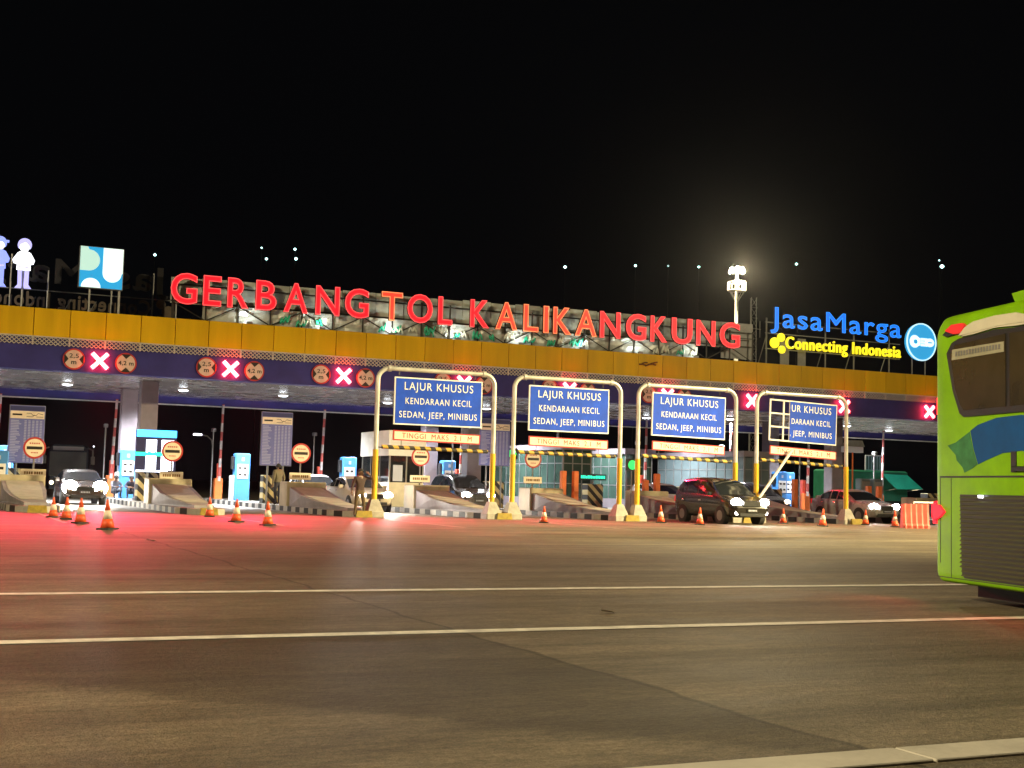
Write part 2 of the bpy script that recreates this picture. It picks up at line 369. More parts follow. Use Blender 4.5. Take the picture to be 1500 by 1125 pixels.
# ------------------------------------------------------------------ toll canopy
X0, X1 = -14.0, 62.0
can = thing('toll_canopy', 'long flat toll plaza canopy with yellow fascia and navy band', 'canopy', (24, 53.5, 0))
def cb(): return MB()
def shift(mb): mb.v = [(x - 24, y - 53.5, z) for x, y, z in mb.v]; return mb
f = cb(); pw = 1.36; n = int((X1 - X0) / pw)
for i in range(n):
    x = X0 + i * pw; t = random.uniform(-.012, .012)
    f.bbox(x + .012, x + pw - .012, 53.47 + t, 53.62, 6.60, 7.70, .012)
shift(f).build('yellow_fascia', M['yellow'], can)
f = cb(); f.box(X0, X1, 53.64, 54.2, 6.58, 7.66); shift(f).build('fascia_backing', M['seam'], can)
f = cb(); f.box(X0, X1, 53.5, 54.2, 5.28, 6.24); shift(f).build('navy_band', M['blue'], can)
f = cb(); f.box(X0, X1, 53.56, 54.2, 6.241, 6.579); shift(f).build('lattice_backing', M['blue'], can)
f = cb(); w = .17; nn = int((X1 - X0) / w)
for i in range(nn):
    x = X0 + i * w
    for a, b_ in ((6.26, 6.405), (6.405, 6.26), (6.41, 6.56), (6.56, 6.41)):
        dz = b_ - a; s_ = .018
        f.add([(x, 53.5, a - s_), (x + w, 53.5, b_ - s_), (x + w, 53.5, b_ + s_), (x, 53.5, a + s_), (x, 53.53, a - s_), (x + w, 53.53, b_ - s_), (x + w, 53.53, b_ + s_), (x, 53.53, a + s_)],
              [(0, 1, 2, 3), (3, 2, 6, 7), (0, 4, 5, 1)])
for i in range(n): x = X0 + i * pw; f.box(x - .025, x + .025, 53.46, 53.5, 6.245, 6.6)
f.box(X0, X1, 53.455, 53.5, 6.555, 6.597)
shift(f).build('lattice_strip', M['lattice'], can)
f = cb(); ns = 60
f.box(X0, X1, 54.2, 66.6, 5.285, 5.4); shift(f).build('soffit', M['soffit'], can)
f = cb(); f.box(X0, X1, 54.2, 67, 6.9, 7.0); shift(f).build('roof_deck', M['gsteel'], can)
f = cb(); f.box(X0, X1, 66.4, 66.8, 4.92, 5.284); f.box(X0, X1, 66.8, 67.1, 4.92, 7.0); shift(f).build('back_beam', M['blue'], can)
f = cb(); f.box(X0, X1, 66.3, 66.42, 4.86, 4.918); shift(f).build('gutter', M['white'], can)
for cx in (-6.6, 8.65, 23.65, 44.85):
    for cy in (56.5, 62.2):
        f = MB(); f.bbox(-.36, .36, -.36, .36, 0, 5.284, .03); f.bbox(-.42, .42, -.42, .42, 0, .35, .04)
        f.build('column', M['column'], can, loc=(cx - 24, cy - 53.5, 0))
DL = [(0.4, 60), (5.68, 60.2), (10.7, 59.9), (15.35, 59.9), (20.92, 61), (26.5, 61.5), (31.8, 62), (36.5, 62.2), (40.2, 59.5), (48.6, 60), (53.4, 62)]
for i, (x, y) in enumerate(DL):
    f = MB(); f.lathe([(.26, 5.2), (.26, 5.284)], 20); o = f.build('downlight', M['white'], can, loc=(x - 24, y - 53.5, 0))
    f = MB(); f.lathe([(.02, 5.15), (.15, 5.16), (.22, 5.198)], 20); f.build('lens', M['down'], o)
    lamp('downlight_lamp', 'SPOT', (0, 0, 5.1), P_DOWN, (.93, .97, 1), o, .2, (0, 0, 0), 150, .6)
f = MB()
for (a, b_) in (((-.5, .06), (-.1, .02)), ((-.15, .0), (.5, .22)), ((0, .08), (.42, .08)), ((-.35, .1), (-.05, .16))):
    f.tube([(a[0], 0, a[1]), ((a[0] + b_[0]) / 2, -.05, (a[1] + b_[1]) / 2 + .03), (b_[0], 0, b_[1])], .035, 6)
f.build('peeling_flap', M['rust'], can, loc=(31.4 - 24, -.06, 7.12))

# lane signals and limit signs on the navy band
NTH = {-1: 'leftmost, half outside the picture', 0: 'first full', 1: 'second full', 2: 'third full', 3: 'fourth', 4: 'fifth', 5: 'sixth', 6: 'seventh', 7: 'eighth', 8: 'last'}
WHERE = {-1: 'left of the first striped island', 0: 'above the lane of dazzling headlamps', 1: 'second full cross from the left end', 2: 'just left of the leftmost blue sign gantry',
         3: 'peeping out over the leftmost blue sign', 4: 'hidden behind the second blue sign', 5: 'behind the third blue sign', 6: 'between the two rightmost gantries', 7: 'at the damaged blue sign corner', 8: 'beside the green bus'}
XOFF = {0: .22, 1: .13, 2: -.3, 6: -.41, 7: .01, 8: .36}
def cross(mb, r, w, y0, y1):
    q = w / 1.4142; a = r / 1.4142
    P = [(0, q), (a - q / 2 - q / 2 + q * .5, a + q * .5), (a + q * .5, a - q * .5), (q, 0), (a + q * .5, -a + q * .5), (a - q * .5, -a - q * .5), (0, -q), (-a + q * .5, -a - q * .5), (-a - q * .5, -a + q * .5), (-q, 0), (-a - q * .5, a - q * .5), (-a + q * .5, a + q * .5)]
    P[1] = (a - q * .5, a + q * .5)
    mb.prism(P, y0, y1)
xs = None
for i in range(-1, 9):
    x = Ln(i) + XOFF.get(i, 0); z = 5.745
    t = thing('lane_signal', 'red X lane signal ' + WHERE[i], 'lane signal', (x, 53.5, z), 0, 'red X lane signals on the canopy band')
    f = MB(); f.bbox(-.2, .2, -.05, -.002, -.06, .06, .01); f.bbox(-.06, .06, -.052, -.002, -.2, .2, .01); f.build('housing', M['plastic'], t)
    f = MB(); cross(f, .42, .15, -.21, -.14); f.build('cross', M['xred'], t)
    f = MB(); f.tube([(0, -.05, 0), (0, -.16, 0)], .03, 6); f.build('spacer', M['dsteel'], t)
    lamp('signal_glow', 'SPOT', (0, -.3, 0), P_SIGNAL if i < 4 else P_SIGNAL * .4, (1, .02, .08), t, .3, (0, -15, -5.6), 32, 1)
    if i in (3, 4, 5, -1, 0, 1, 2):
        off = .92 if i > -1 else .9
        t = thing('width_limit_sign', 'round 2,5 m sign left of X ' + WHERE[i], 'road sign', (x - off - .05, 53.5, z + .02), 0, 'round width limit signs on the canopy band')
        f = MB(); f.disc(0, 0, .42, -.06, -.03); f.build('rim', M['signred'], t)
        f = MB(); f.disc(0, 0, .36, -.066, -.061); f.build('disc', M['signpink'], t)
        for sg in (-1, 1): f = MB(); f.prism([(sg * .36, .2), (sg * .36, -.2), (sg * .2, 0)], -.072, -.067); f.build('arrow_mark', M['signblack'], t)
        text_line('2,5', 0, .05, .36, .17, -.07, M['signblack'], 'lettering', t, .01); text_line('m', 0, -.2, .2, .18, -.07, M['signblack'], 'lettering', t, .02)
        t = thing('height_limit_sign', 'round 4,2 m sign right of X ' + WHERE[i], 'road sign', (x + off + .1, 53.5, z - .02), 0, 'round height limit signs on the canopy band')
        f = MB(); f.disc(0, 0, .42, -.06, -.03); f.build('rim', M['signred'], t)
        f = MB(); f.disc(0, 0, .36, -.066, -.061); f.build('disc', M['signpink'], t)
        for sg in (-1, 1): f = MB(); f.prism([(-.2, sg * .36), (.2, sg * .36), (0, sg * .17)], -.072, -.067); f.build('arrow_mark', M['signblack'], t)
        text_line('4,2 m', 0, -.08, .6, .17, -.07, M['signblack'], 'lettering', t, .02)

# ------------------------------------------------------------------ rooftop signs
rs = thing('rooftop_letter_sign', 'long red neon rooftop sign reading GERBANG TOL KALIKANGKUNG on grey hoarding', 'sign', (23, 53.9, 7.0))
def sh(mb): mb.v = [(x - 23, y - 53.9, z - 7.0) for x, y, z in mb.v]; return mb
f = MB(); xx = 9.0
while xx < 37.9:
    wdt = min(random.uniform(1.1, 1.6), 37.95 - xx); dz = random.uniform(-.03, .03)
    f.bbox(xx + .01, xx + wdt - .01, 54.36 + random.uniform(-.02, .02), 54.42, 8.45, 9.55 + .17 * (xx - 9) / 29 + dz, .01); xx += wdt
sh(f).build('hoarding', M['tarp'], rs)
f = MB(); nxs = 90; vs = []; fs = []
for i in range(nxs + 1):
    x = 10.3 + (34.5 - 10.3) * i / nxs
    for j in range(5):
        vs.append((x, 54.12 + random.uniform(-.05, .05), 7.72 + .74 * j / 4))
for i in range(nxs):
    for j in range(4): a = i * 5 + j; fs.append((a, a + 5, a + 6, a + 1))
f.add(vs, fs); sh(f).build('crumpled_sheet', M['silver'], rs)
f = MB()
for i in range(22):
    x = 9.05 + i * 1.37; f.box(x - .03, x + .03, 54.03, 54.08, 7.0, 9.3)
    if i < 21: f.tube([(x, 54.05, 7.75), (x + 1.37, 54.05, 8.45)] if i % 2 else [(x, 54.05, 8.45), (x + 1.37, 54.05, 7.75)], .025, 5)
f.box(9, 37.9, 54.23, 54.28, 8.5, 8.56); f.box(9, 37.9, 54.23, 54.28, 9.2, 9.26)
f.box(37.1, 37.9, 54.04, 54.08, 8.9, 8.95)
for i in range(24): f.box(9.2 + i * 1.25 - .03, 9.2 + i * 1.25 + .03, 54.6, 54.66, 7.0, 9.2)
sh(f).build('support_frame', M['dsteel'], rs)
f = MB(); f.box(36.1, 38.0, 54.3, 54.34, 7.9, 9.72); sh(f).build('end_panel', M['gsteel'], rs)
random.seed(3)
def squiggle(x0, x1, dens, gfrac):  # curled tubes shaped and coloured to stand for reflections on the metal sheet
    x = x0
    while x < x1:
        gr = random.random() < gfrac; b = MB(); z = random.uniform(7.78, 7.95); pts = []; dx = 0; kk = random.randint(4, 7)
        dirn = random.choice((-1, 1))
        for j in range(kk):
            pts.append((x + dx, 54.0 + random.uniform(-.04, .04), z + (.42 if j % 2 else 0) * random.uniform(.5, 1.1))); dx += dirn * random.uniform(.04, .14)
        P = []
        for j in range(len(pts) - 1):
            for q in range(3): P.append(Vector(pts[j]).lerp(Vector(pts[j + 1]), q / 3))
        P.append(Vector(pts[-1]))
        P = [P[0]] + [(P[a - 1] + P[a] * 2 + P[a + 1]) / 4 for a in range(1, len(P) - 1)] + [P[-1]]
        b.tube(P, random.uniform(.028, .05), 6); sh(b).build('reflection_strip', M['gstrip'] if gr else M['strip'], rs, True)
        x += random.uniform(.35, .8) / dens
for q in range(8):
    xq = 12.2 + q * 3.15
    f = MB(); f.bbox(-.12, .12, -.06, .06, -.05, .08, .015); o = f.build('uplight', M['gsteel'], rs, loc=(xq - 23, 53.68 - 53.9, .74))
    f = MB(); f.box(-.09, .09, .02, .05, .081, .088); f.build('lens', M['farw'], o)
    lamp('uplight_lamp', 'SPOT', (0, -.1, .14), 42, (.92, 1, .90), o, .1, (0, .75, 1.1), 160, 1)
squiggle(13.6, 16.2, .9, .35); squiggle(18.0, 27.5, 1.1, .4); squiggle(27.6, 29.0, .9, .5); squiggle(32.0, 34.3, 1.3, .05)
# letter, left and right edge in metres along the canopy, orange glow
LET = [('G', 8.89, 9.98, 0), ('E', 10.21, 10.97, 0), ('R', 11.22, 12.12, 0), ('B', 12.41, 13.31, 0), ('A', 13.61, 14.68, 0), ('N', 15.01, 16.08, 0), ('G', 16.31, 17.41, 0), ('T', 17.98, 18.96, 1), ('O', 19.19, 20.39, 0), ('L', 20.65, 21.34, 0), ('K', 22.21, 23.15, 0), ('A', 23.46, 24.56, 1), ('L', 24.87, 25.64, 1), ('I', 25.89, 26.17, 1), ('K', 26.4, 27.35, 1), ('A', 27.55, 28.71, 1), ('N', 28.87, 29.98, 0), ('G', 30.28, 31.4, 0), ('K', 31.64, 32.59, 0), ('U', 32.83, 34.01, 0), ('N', 34.24, 35.35, 0), ('G', 35.59, 36.81, 0)]
for ch, x0, x1, orange in LET:
    me = text_raw(ch, 1, .026, .06); b = bbox(me); H = bbox(text_raw('H', 1, .012)); sx = (x1 - x0) / (b[1] - b[0]); sy = 1.22 / (H[3] - H[2])
    place_text(me, sx, sy, x0 - b[0] * sx - 23, 8.37 - H[2] * sy - 7.0, 53.74 - 53.9); me.name = 'letter'; me.materials.append(M['neono' if orange else 'neon']); opaque_sides(me)
    L_ = bpy.data.objects.new('letter', me); COL.objects.link(L_); L_.parent = rs
    mo = text_raw(ch, 1, .014, 0, .012, True); place_text(mo, sx, sy, x0 - b[0] * sx - 23, 8.37 - H[2] * sy - 7.0, 53.672 - 53.9); mo.name = 'neon_edge'; mo.materials.append(M['neonoline' if orange else 'neonline'])
    E_ = bpy.data.objects.new('neon_edge', mo); COL.objects.link(E_); E_.parent = L_

def word_letters(word, x0, x1, zb, cap, y, m, parent, name='letter', ox=0, oy=0, oz=0, edge=None, offset=.02, depth=.05, mirror=False, sp=1.1):
    full = text_raw(word, 1, offset, 0, spacing=sp); fb = bbox(full); H = bbox(text_raw('H', 1, offset)); sx = (x1 - x0) / (fb[1] - fb[0]); sy = cap / (H[3] - H[2])
    for i, ch in enumerate(word):
        if ch == ' ': continue
        pre = bbox(text_raw(word[:i + 1], 1, offset, spacing=sp)); me = text_raw(ch, 1, offset, depth); cbx = bbox(me); dxl = pre[1] - cbx[1]
        if not mirror: place_text(me, sx, sy, x0 + (dxl - fb[0]) * sx - ox, zb - H[2] * sy - oz, y - oy)
        else: place_text(me, sx, sy, x1 - (dxl - fb[0]) * sx - ox, zb - H[2] * sy - oz, y - oy, True)
        me.name = name; me.materials.append(m); o = bpy.data.objects.new(name, me); COL.objects.link(o); o.parent = parent
        if mirror: me.flip_normals()
        elif edge: me.update(); opaque_sides(me)
        if edge and not mirror:
            mo = text_raw(ch, 1, offset - .012, 0, .01, True); place_text(mo, sx, sy, x0 + (dxl - fb[0]) * sx - ox, zb - H[2] * sy - oz, y - .06 - oy); mo.name = 'neon_edge'; mo.materials.append(edge)
            e = bpy.data.objects.new('neon_edge', mo); COL.objects.link(e); e.parent = o

bs = thing('blue_name_sign', 'blue and yellow neon sign reading JasaMarga Connecting Indonesia, right end of the roof', 'sign', (43, 54, 7.0))
word_letters('JasaMarga', 38.75, 47.2, 9.63, 1.02, 53.9, M['nblue'], bs, 'letter', 43, 54, 7.0, M['nblueline'], .012)
word_letters('Connecting Indonesia', 39.75, 47.2, 8.58, .62, 53.9, M['nyel'], bs, 'letter', 43, 54, 7.0, None, .01)
for dx, dz, r in ((39.05, 8.82, .27), (39.45, 9.12, .22), (39.5, 8.5, .2)):
    f = MB(); f.disc(dx - 43, dz - 7.0, r, -.15, -.05, 24); f.build('dot', M['nyel'], bs)
f = MB()
for x in (38.7, 42.4, 44.25, 46.6):
    f.tube([(x - 43, .12, 0), (x - 43, .12, 3.1)], .045, 6); f.tube([(x - 43, 1.2, 0), (x - 43, .12, 2.2)], .025, 5)
f.box(-4.4, 4.3, .06, .1, 1.5, 1.55); f.box(-4.4, 4.3, .06, .1, 2.85, 2.9); f.box(-4.4, 4.3, .06, .1, 2.3, 2.34)
f.build('support_frame', M['gsteel'], bs)
f = MB(); f.box(-3.3, -2.75, .3, .34, .0, 2.1); f.box(-2.2, -1.7, .3, .34, .0, 2.2); f.build('grey_panel', M['gsteel'], bs)
ds = thing('round_emblem_sign', 'round glowing blue emblem disc at the right end of the roof', 'sign', (48.6, 54, 7.0))
f = MB(); f.disc(0, 2.52, 1.0, -.14, .06, 40, .99); f.build('lightbox', M['discblue'], ds)
f = MB(); f.ring(0, 2.52, .96, 1.02, -.17, -.1, 40); f.build('rim', M['discrim'], ds)
f = MB(); f.disc(-.48, 2.53, .34, -.165, -.145, 24); f.box(-.5, -.1, -.165, -.145, 2.33, 2.73); f.box(-.06, .38, -.165, -.145, 2.6, 2.74); f.box(-.06, .38, -.165, -.145, 2.45, 2.57); f.box(-.06, .38, -.165, -.145, 2.3, 2.42); f.disc(.56, 2.52, .3, -.165, -.145, 24, .23)
f.build('emblem', M['discwhite'], ds)
f = MB(); f.disc(-.42, 2.52, .14, -.175, -.166, 16); f.box(.42, .7, -.175, -.166, 2.49, 2.55); f.build('emblem_hole', M['discblue'], ds)
f = MB(); f.tube([(-.45, .1, 0), (-.45, .1, 2)], .04, 6); f.tube([(.45, .1, 0), (.45, .1, 2)], .04, 6); f.build('support_post', M['gsteel'], ds)
# square lightbox
ps = thing('square_logo_lightbox', 'square lightbox sign with white drop shapes on blue above the left roof', 'sign', (6.15, 53.9, 7.0))
f = MB(); f.bbox(-.86, .86, -.05, .2, 1.7, 3.4, .02); f.build('box', M['gsteel'], ps)
f = MB(); f.box(-.83, .83, -.06, -.051, 1.73, 3.37); f.build('blue_face', M['boxblue'], ps)
f = MB()
def arc(cx, cz, r, a0, a1, n=14, rz=None): return [(cx + r * math.cos(math.radians(a0 + (a1 - a0) * i / n)), cz + (rz or r) * math.sin(math.radians(a0 + (a1 - a0) * i / n))) for i in range(n + 1)]
f.prism([(-.83, 3.37), (-.55, 3.37)] + arc(-.5, 2.83, .43, 90, -90) + [(-.83, 2.4)], -.066, -.061)
f.build('pale_shape', M['boxgreen'], ps)
f = MB(); f.prism([(.05, 3.37), (.83, 3.37), (.83, 2.37)] + arc(.42, 2.36, .37, 0, -180) + [(.05, 2.37)], -.066, -.061)
f.prism(arc(-.38, 1.73, .38, 0, 180, 16), -.066, -.061); f.build('white_shape', M['boxwhite'], ps)
f = MB(); f.tube([(-.4, .1, 0), (-.4, .1, 1.7)], .04, 6); f.tube([(.75, .1, 0), (.75, .1, 2.4)], .05, 6); f.build('support_post', M['gsteel'], ps)
# the back of the same name sign at the left
ms = thing('reversed_name_sign', 'unlit back of a name sign, its brown letters mirrored, on the left roof', 'sign', (5.7, 56.5, 7.0))
word_letters('JasaMarga', 1.0, 9.3, 9.15, 1.05, 56.6, M['letterdark'], ms, 'letter', 5.7, 56.5, 7.0, None, .02, .04, True)
word_letters('Connecting Indonesia', 1.4, 8.55, 8.12, .62, 56.6, M['letterback'], ms, 'letter', 5.7, 56.5, 7.0, None, .02, .04, True)
for dx, dz, r in ((8.98, 8.62, .2), (9.3, 8.3, .27), (9.0, 7.95, .2)):
    f = MB(); f.disc(dx - 5.7, dz - 7.0, r, .0, .08, 20); f.build('dot', M['letterback'], ms)
f = MB()
for x in (1.9, 2.9, 4.35, 6.9, 8.6, 9.6): f.tube([(x - 5.7, -.1, 0), (x - 5.7, -.1, 2.3 + (x % 1))], .035, 6)
for x in (3.2, 4.6, 5.6, 7.9): f.tube([(x - 5.7, -.1, .2), (x - 5.0, -.1, 1.5)], .02, 5)
f.box(-4.6, 3.9, .1, .14, 1.0, 1.04); f.box(-4.6, 3.9, .1, .14, 1.8, 1.84); f.build('support_frame', M['gsteel'], ms)
# two glowing figure boards
def figure(x, label, hair, top, legs, cap):
    t = thing('figure_lightboard', label, 'sign', (x, 53.95, 7.0), 0, 'glowing figure boards on the left roof')
    z = 1.48
    f = MB(); f.prism([(-.30, z), (-.05, z), (-.04, z + .1), (-.06, z + .75), (-.21, z + .75), (-.19, z + .14)], -.06, .04); f.prism([(.05, z), (.32, z), (.21, z + .14), (.21, z + .75), (.05, z + .75), (.03, z + .1)], -.06, .04); f.build('trousers', M[legs], t)
    f = MB(); f.prism([(-.26, z + .72), (.26, z + .72), (.25, z + .95), (.36, z + .98), (.4, z + 1.12), (.24, z + 1.4), (.1, z + 1.47), (-.1, z + 1.47), (-.24, z + 1.4), (-.42, z + 1.12), (-.38, z + .98), (-.25, z + .95)], -.075, .04); f.build('jacket', M[top], t)
    f = MB(); f.disc(0, z + 1.68, .2, -.08, .04, 24, .22); f.build('face', M['figw'], t)
    f = MB(); f.prism(arc(0, z + 1.72, .26, -35, 215, 18) + [(-.15, z + 1.72), (.02, z + 1.82), (.15, z + 1.7)], -.09, .04)
    if cap: f.box(-.24, .34, -.1, .04, z + 1.76, z + 1.84)
    f.build('hair', M[hair], t)
    f = MB(); f.box(-.2, -.02, -.085, -.076, z + .8, z + .86); f.box(.04, .2, -.085, -.076, z + .8, z + .86); f.box(-.02, .0, -.085, -.076, z + .9, z + 1.3); f.build('jacket_detail', M['figl'], t)
    f = MB(); f.tube([(0, .12, 0), (0, .12, z + 1)], .04, 6); f.build('support_post', M['gsteel'], t)
figure(3.22, 'glowing white figure board with lilac hair beside the square lightbox', 'figl', 'figw', 'figl', False)
figure(2.3, 'glowing blue figure board with a cap cut off by the picture edge', 'figb', 'figb', 'figb', True)

# ------------------------------------------------------------------ light masts
def light_mast(label, loc, H, rz, power, aim, n=6, group='tall floodlight masts'):
    t = thing('floodlight_mast', label, 'light mast', loc, rz, group)
    f = MB(); f.tube([(0, 0, 0), (0, 0, H)], .22, 12, .1); f.build('pole', M['steel'], t, True)
    f = MB()
    for z in (H - 1.35, H - .75):
        pts = [(.62 * math.cos(a * math.pi / 6), .62 * math.sin(a * math.pi / 6), z) for a in range(13)]; f.tube(pts, .035, 5)
    for a in range(8): c, q = math.cos(a * math.pi / 4), math.sin(a * math.pi / 4); f.tube([(.62 * c, .62 * q, H - 1.35), (.62 * c, .62 * q, H - .75)], .03, 5)
    for a in range(4): c, q = math.cos(a * math.pi / 2), math.sin(a * math.pi / 2); f.tube([(.1 * c, .1 * q, H - 2.1), (.62 * c, .62 * q, H - 1.35)], .035, 5)
    f.lathe([(.60, H - 1.4), (.60, H - 1.36)], 16); f.build('service_ring', M['steel'], t)
    for a in range(n):
        an = 2 * math.pi * a / n; c, q = math.cos(an), math.sin(an)
        f = MB(); f.box(-.17, .17, -.1, .1, -.17, .2); o = f.build('floodlight', M['gsteel'], t); o.location = (.36 * c, .36 * q, H + .05); o.rotation_euler = (math.radians(-18), 0, an - math.pi / 2 + math.pi)
        f = MB(); f.disc(0, 0, .21, -.14, -.101, 14); f.build('lens', M['flood'], o)
    lamp('floodlight_lamp', 'POINT', (0, -.8, H + .05), power, WARM, t, .35)
    return t
light_mast('tall floodlight mast with a glaring lamp cluster behind the red rooftop sign', (51.1, 75, 0), 16.6, 0, P_MAST_SEEN, None)
light_mast('tall floodlight mast standing on the near left side of the plaza', (-26, 14, 0), 20, 0, P_MAST_NEAR, None)
mr = light_mast('tall floodlight mast standing on the far right side of the plaza', (58, 14, 0), 20, 0, P_MAST_FAR, None)
lamp('aimed_floodlight', 'SPOT', (-.4, .3, 20.3), P_POOL, (1, .81, .40), mr, .3, (-27, 15.5, 0), 50, .9)
# lattice antenna tower behind
t = thing('lattice_tower', 'slim dark lattice tower behind the floodlight mast', 'tower', (72, 103, 0))
f = MB()
for sx, sy in ((-.35, -.3), (.35, -.3), (0, .35)): f.tube([(sx, sy, 0), (sx * .8, sy * .8, 20)], .045, 5)
for j in range(20):
    z = j; f.tube([(-.35, -.3, z), (.35, -.3, z + 1)], .02, 4); f.tube([(.35, -.3, z), (-.35, -.3, z + 1)], .02, 4); f.tube([(-.35, -.3, z), (.35, -.3, z)], .02, 4)
f.build('lattice_mast', M['gsteel'], t)
f = MB(); f.tube([(-1.0, 0, 17), (1.0, 0, 17)], .03, 5); f.tube([(.9, 0, 16.2), (.9, 0, 17.8)], .03, 5); f.build('antenna_arm', M['gsteel'], t)
# far lamps
FAR = [(29.0, 33.4, .22, 'lone far lamp above the gap left of the red sign'), (44.5, 36.0, .14, 'faint upper left far lamp of the group of four over the red letters'), (45.3, 34.4, .22, 'lower left far lamp of the group of four over the red letters'),
       (49.6, 36.3, .22, 'upper right far lamp of the group of four over the red letters'), (49.8, 34.85, .26, 'lower right far lamp of the group of four over the red letters'), (95.4, 37.9, .28, 'far lamp in the dark sky above the letters L I K'),
       (108.8, 39.4, .24, 'far lamp in the dark sky above the second letter N'), (115.3, 40.0, .14, 'dim far lamp above the letters K U'), (121.5, 40.4, .24, 'far lamp just left of the floodlight mast'), (142.3, 42.9, .26, 'far lamp above the blue neon name sign'),
       (176.5, 45.7, .42, 'brightest far lamp above the green bus'), (175.8, 46.8, .16, 'faint far lamp just over the brightest one')]
for x, z, r, lab in FAR:
    t = thing('distant_lamp', lab, 'light mast', (x, 190, 0), 0, 'far lamp masts in the dark sky')
    f = MB(); f.tube([(0, 0, 0), (0, 0, z - r)], .09, 6, .05); f.build('pole', M['rubber'], t)
    f = MB(); f.lathe([(r * .3, z - r * .8), (r * .9, z - r * .3), (r * .9, z + r * .3), (r * .3, z + r * .8)], 10); f.build('lamp_head', M['far'], t)
LOW = [(16.7, 4.95, .13, 'left one of a close pair of small white lamps under the canopy'), (18.06, 4.9, .15, 'right one of a close pair of small white lamps under the canopy'), (21.9, 5.33, .12, 'small white lamp over the dark coach'), (15.98, 1.8, .1, 'small low white lamp over the left island sign')]
for x, z, r, lab in LOW:
    t = thing('distant_lamp', lab, 'street lamp', (x, 190, 0), 0, 'low far lamps seen under the canopy')
    f = MB(); f.tube([(0, 0, 0), (0, 0, z)], .08, 6); f.build('pole', M['dsteel'], t)
    f = MB(); f.lathe([(r * .3, z), (r, z + r * .5), (r, z + r), (r * .3, z + r * 1.6)], 10); f.build('lamp_head', M['farw'], t)
t = thing('street_lamp', 'curved arm street lamp behind the lit information board', 'street lamp', (23.9, 118, 0))
f = MB(); f.tube([(0, 0, 0), (0, 0, 4.2), (-.1, 0, 4.75), (-.5, 0, 5.1), (-1.1, 0, 5.2)], .06, 8); f.build('pole', M['gsteel'], t, True)
f = MB(); f.bbox(-1.75, -1.0, -.15, .15, 5.12, 5.3, .04); f.build('lamp_head', M['farw'], t)

# ------------------------------------------------------------------ islands
ISLAND_WHERE = {-1: 'outside the left edge', 0: 'at the left edge of the picture', 1: 'with the lit information board', 2: 'with the man in the olive jacket', 3: 'behind the leftmost gantry', 4: 'behind the second gantry', 5: 'behind the third gantry', 6: 'behind the dark people carrier', 7: 'behind the damaged gantry', 8: 'beside the red plastic barrier', 9: 'furthest to the right'}
def island(i):
    x = I(i); t = thing('toll_island', 'long kerbed concrete toll island ' + ISLAND_WHERE[i], 'traffic island', (x, 42.6, 0), 0, 'toll islands between the lanes')
    # kerb with pointed nose
    f = MB(); f.cur = 0
    out = [(-.82, 27), (-.82, 1.6), (-.6, .5), (-.25, .06), (.25, .06), (.6, .5), (.82, 1.6), (.82, 27)]
    n = len(out); vs = [(a, b, 0) for a, b in out] + [(a, b, .2) for a, b in out]
    fs = [tuple(range(n, 2 * n))] + [(j, (j + 1) % n, n + (j + 1) % n, n + j) for j in range(n)]
    f.add(vs, fs); f.build('kerb', M['kerbpaint'], t)
    f = MB(); f.prism([(-.3, .0), (.3, .0), (.26, .225), (-.26, .225)], 0.03, .32); f.build('nose_block', M['kerbyel'], t)
    # sloping crash wedge
    prof = [(.9, .2), (.9, .30), (2.2, .36), (4.0, .46), (5.6, .64), (6.8, .84), (7.4, .94), (7.4, .2)]
    f = MB(); vs = []; fs = []
    hw = lambda y: .34 + .36 * min(1, (y - 1) / 4.5)
    for yy, zz in prof: vs += [(-hw(yy), yy, zz), (hw(yy), yy, zz)]
    n = len(prof)
    for j in range(n): k2 = (j + 1) % n; fs.append((2 * j, 2 * j + 1, 2 * k2 + 1, 2 * k2))
    fs.append(tuple(2 * j for j in range(n))[::-1]); fs.append(tuple(2 * j + 1 for j in range(n)))
    f.add(vs, fs); f.build('crash_wedge', M['purple'], t)
    f = MB(); f.add([(-hw(yy) * .8, yy, zz + .012) for yy, zz in prof[2:7]] + [(hw(yy) * .8, yy, zz + .012) for yy, zz in prof[2:7][::-1]], [(0, 9, 8, 1), (1, 8, 7, 2), (2, 7, 6, 3), (3, 6, 5, 4)]); f.build('top_plate', M['paleconc'], t)
    f = MB(); f.bbox(-.80, .80, 7.45, 8.6, .201, 1.16, .03); f.build('end_block', M['endblock'], t)
    f = MB(); f.bbox(-.42, .42, 12.9, 13.5, .201, 1.42, .02); f.build('striped_block', M['hazard'], t)
    return t
for i in range(-1, 10): island(i)

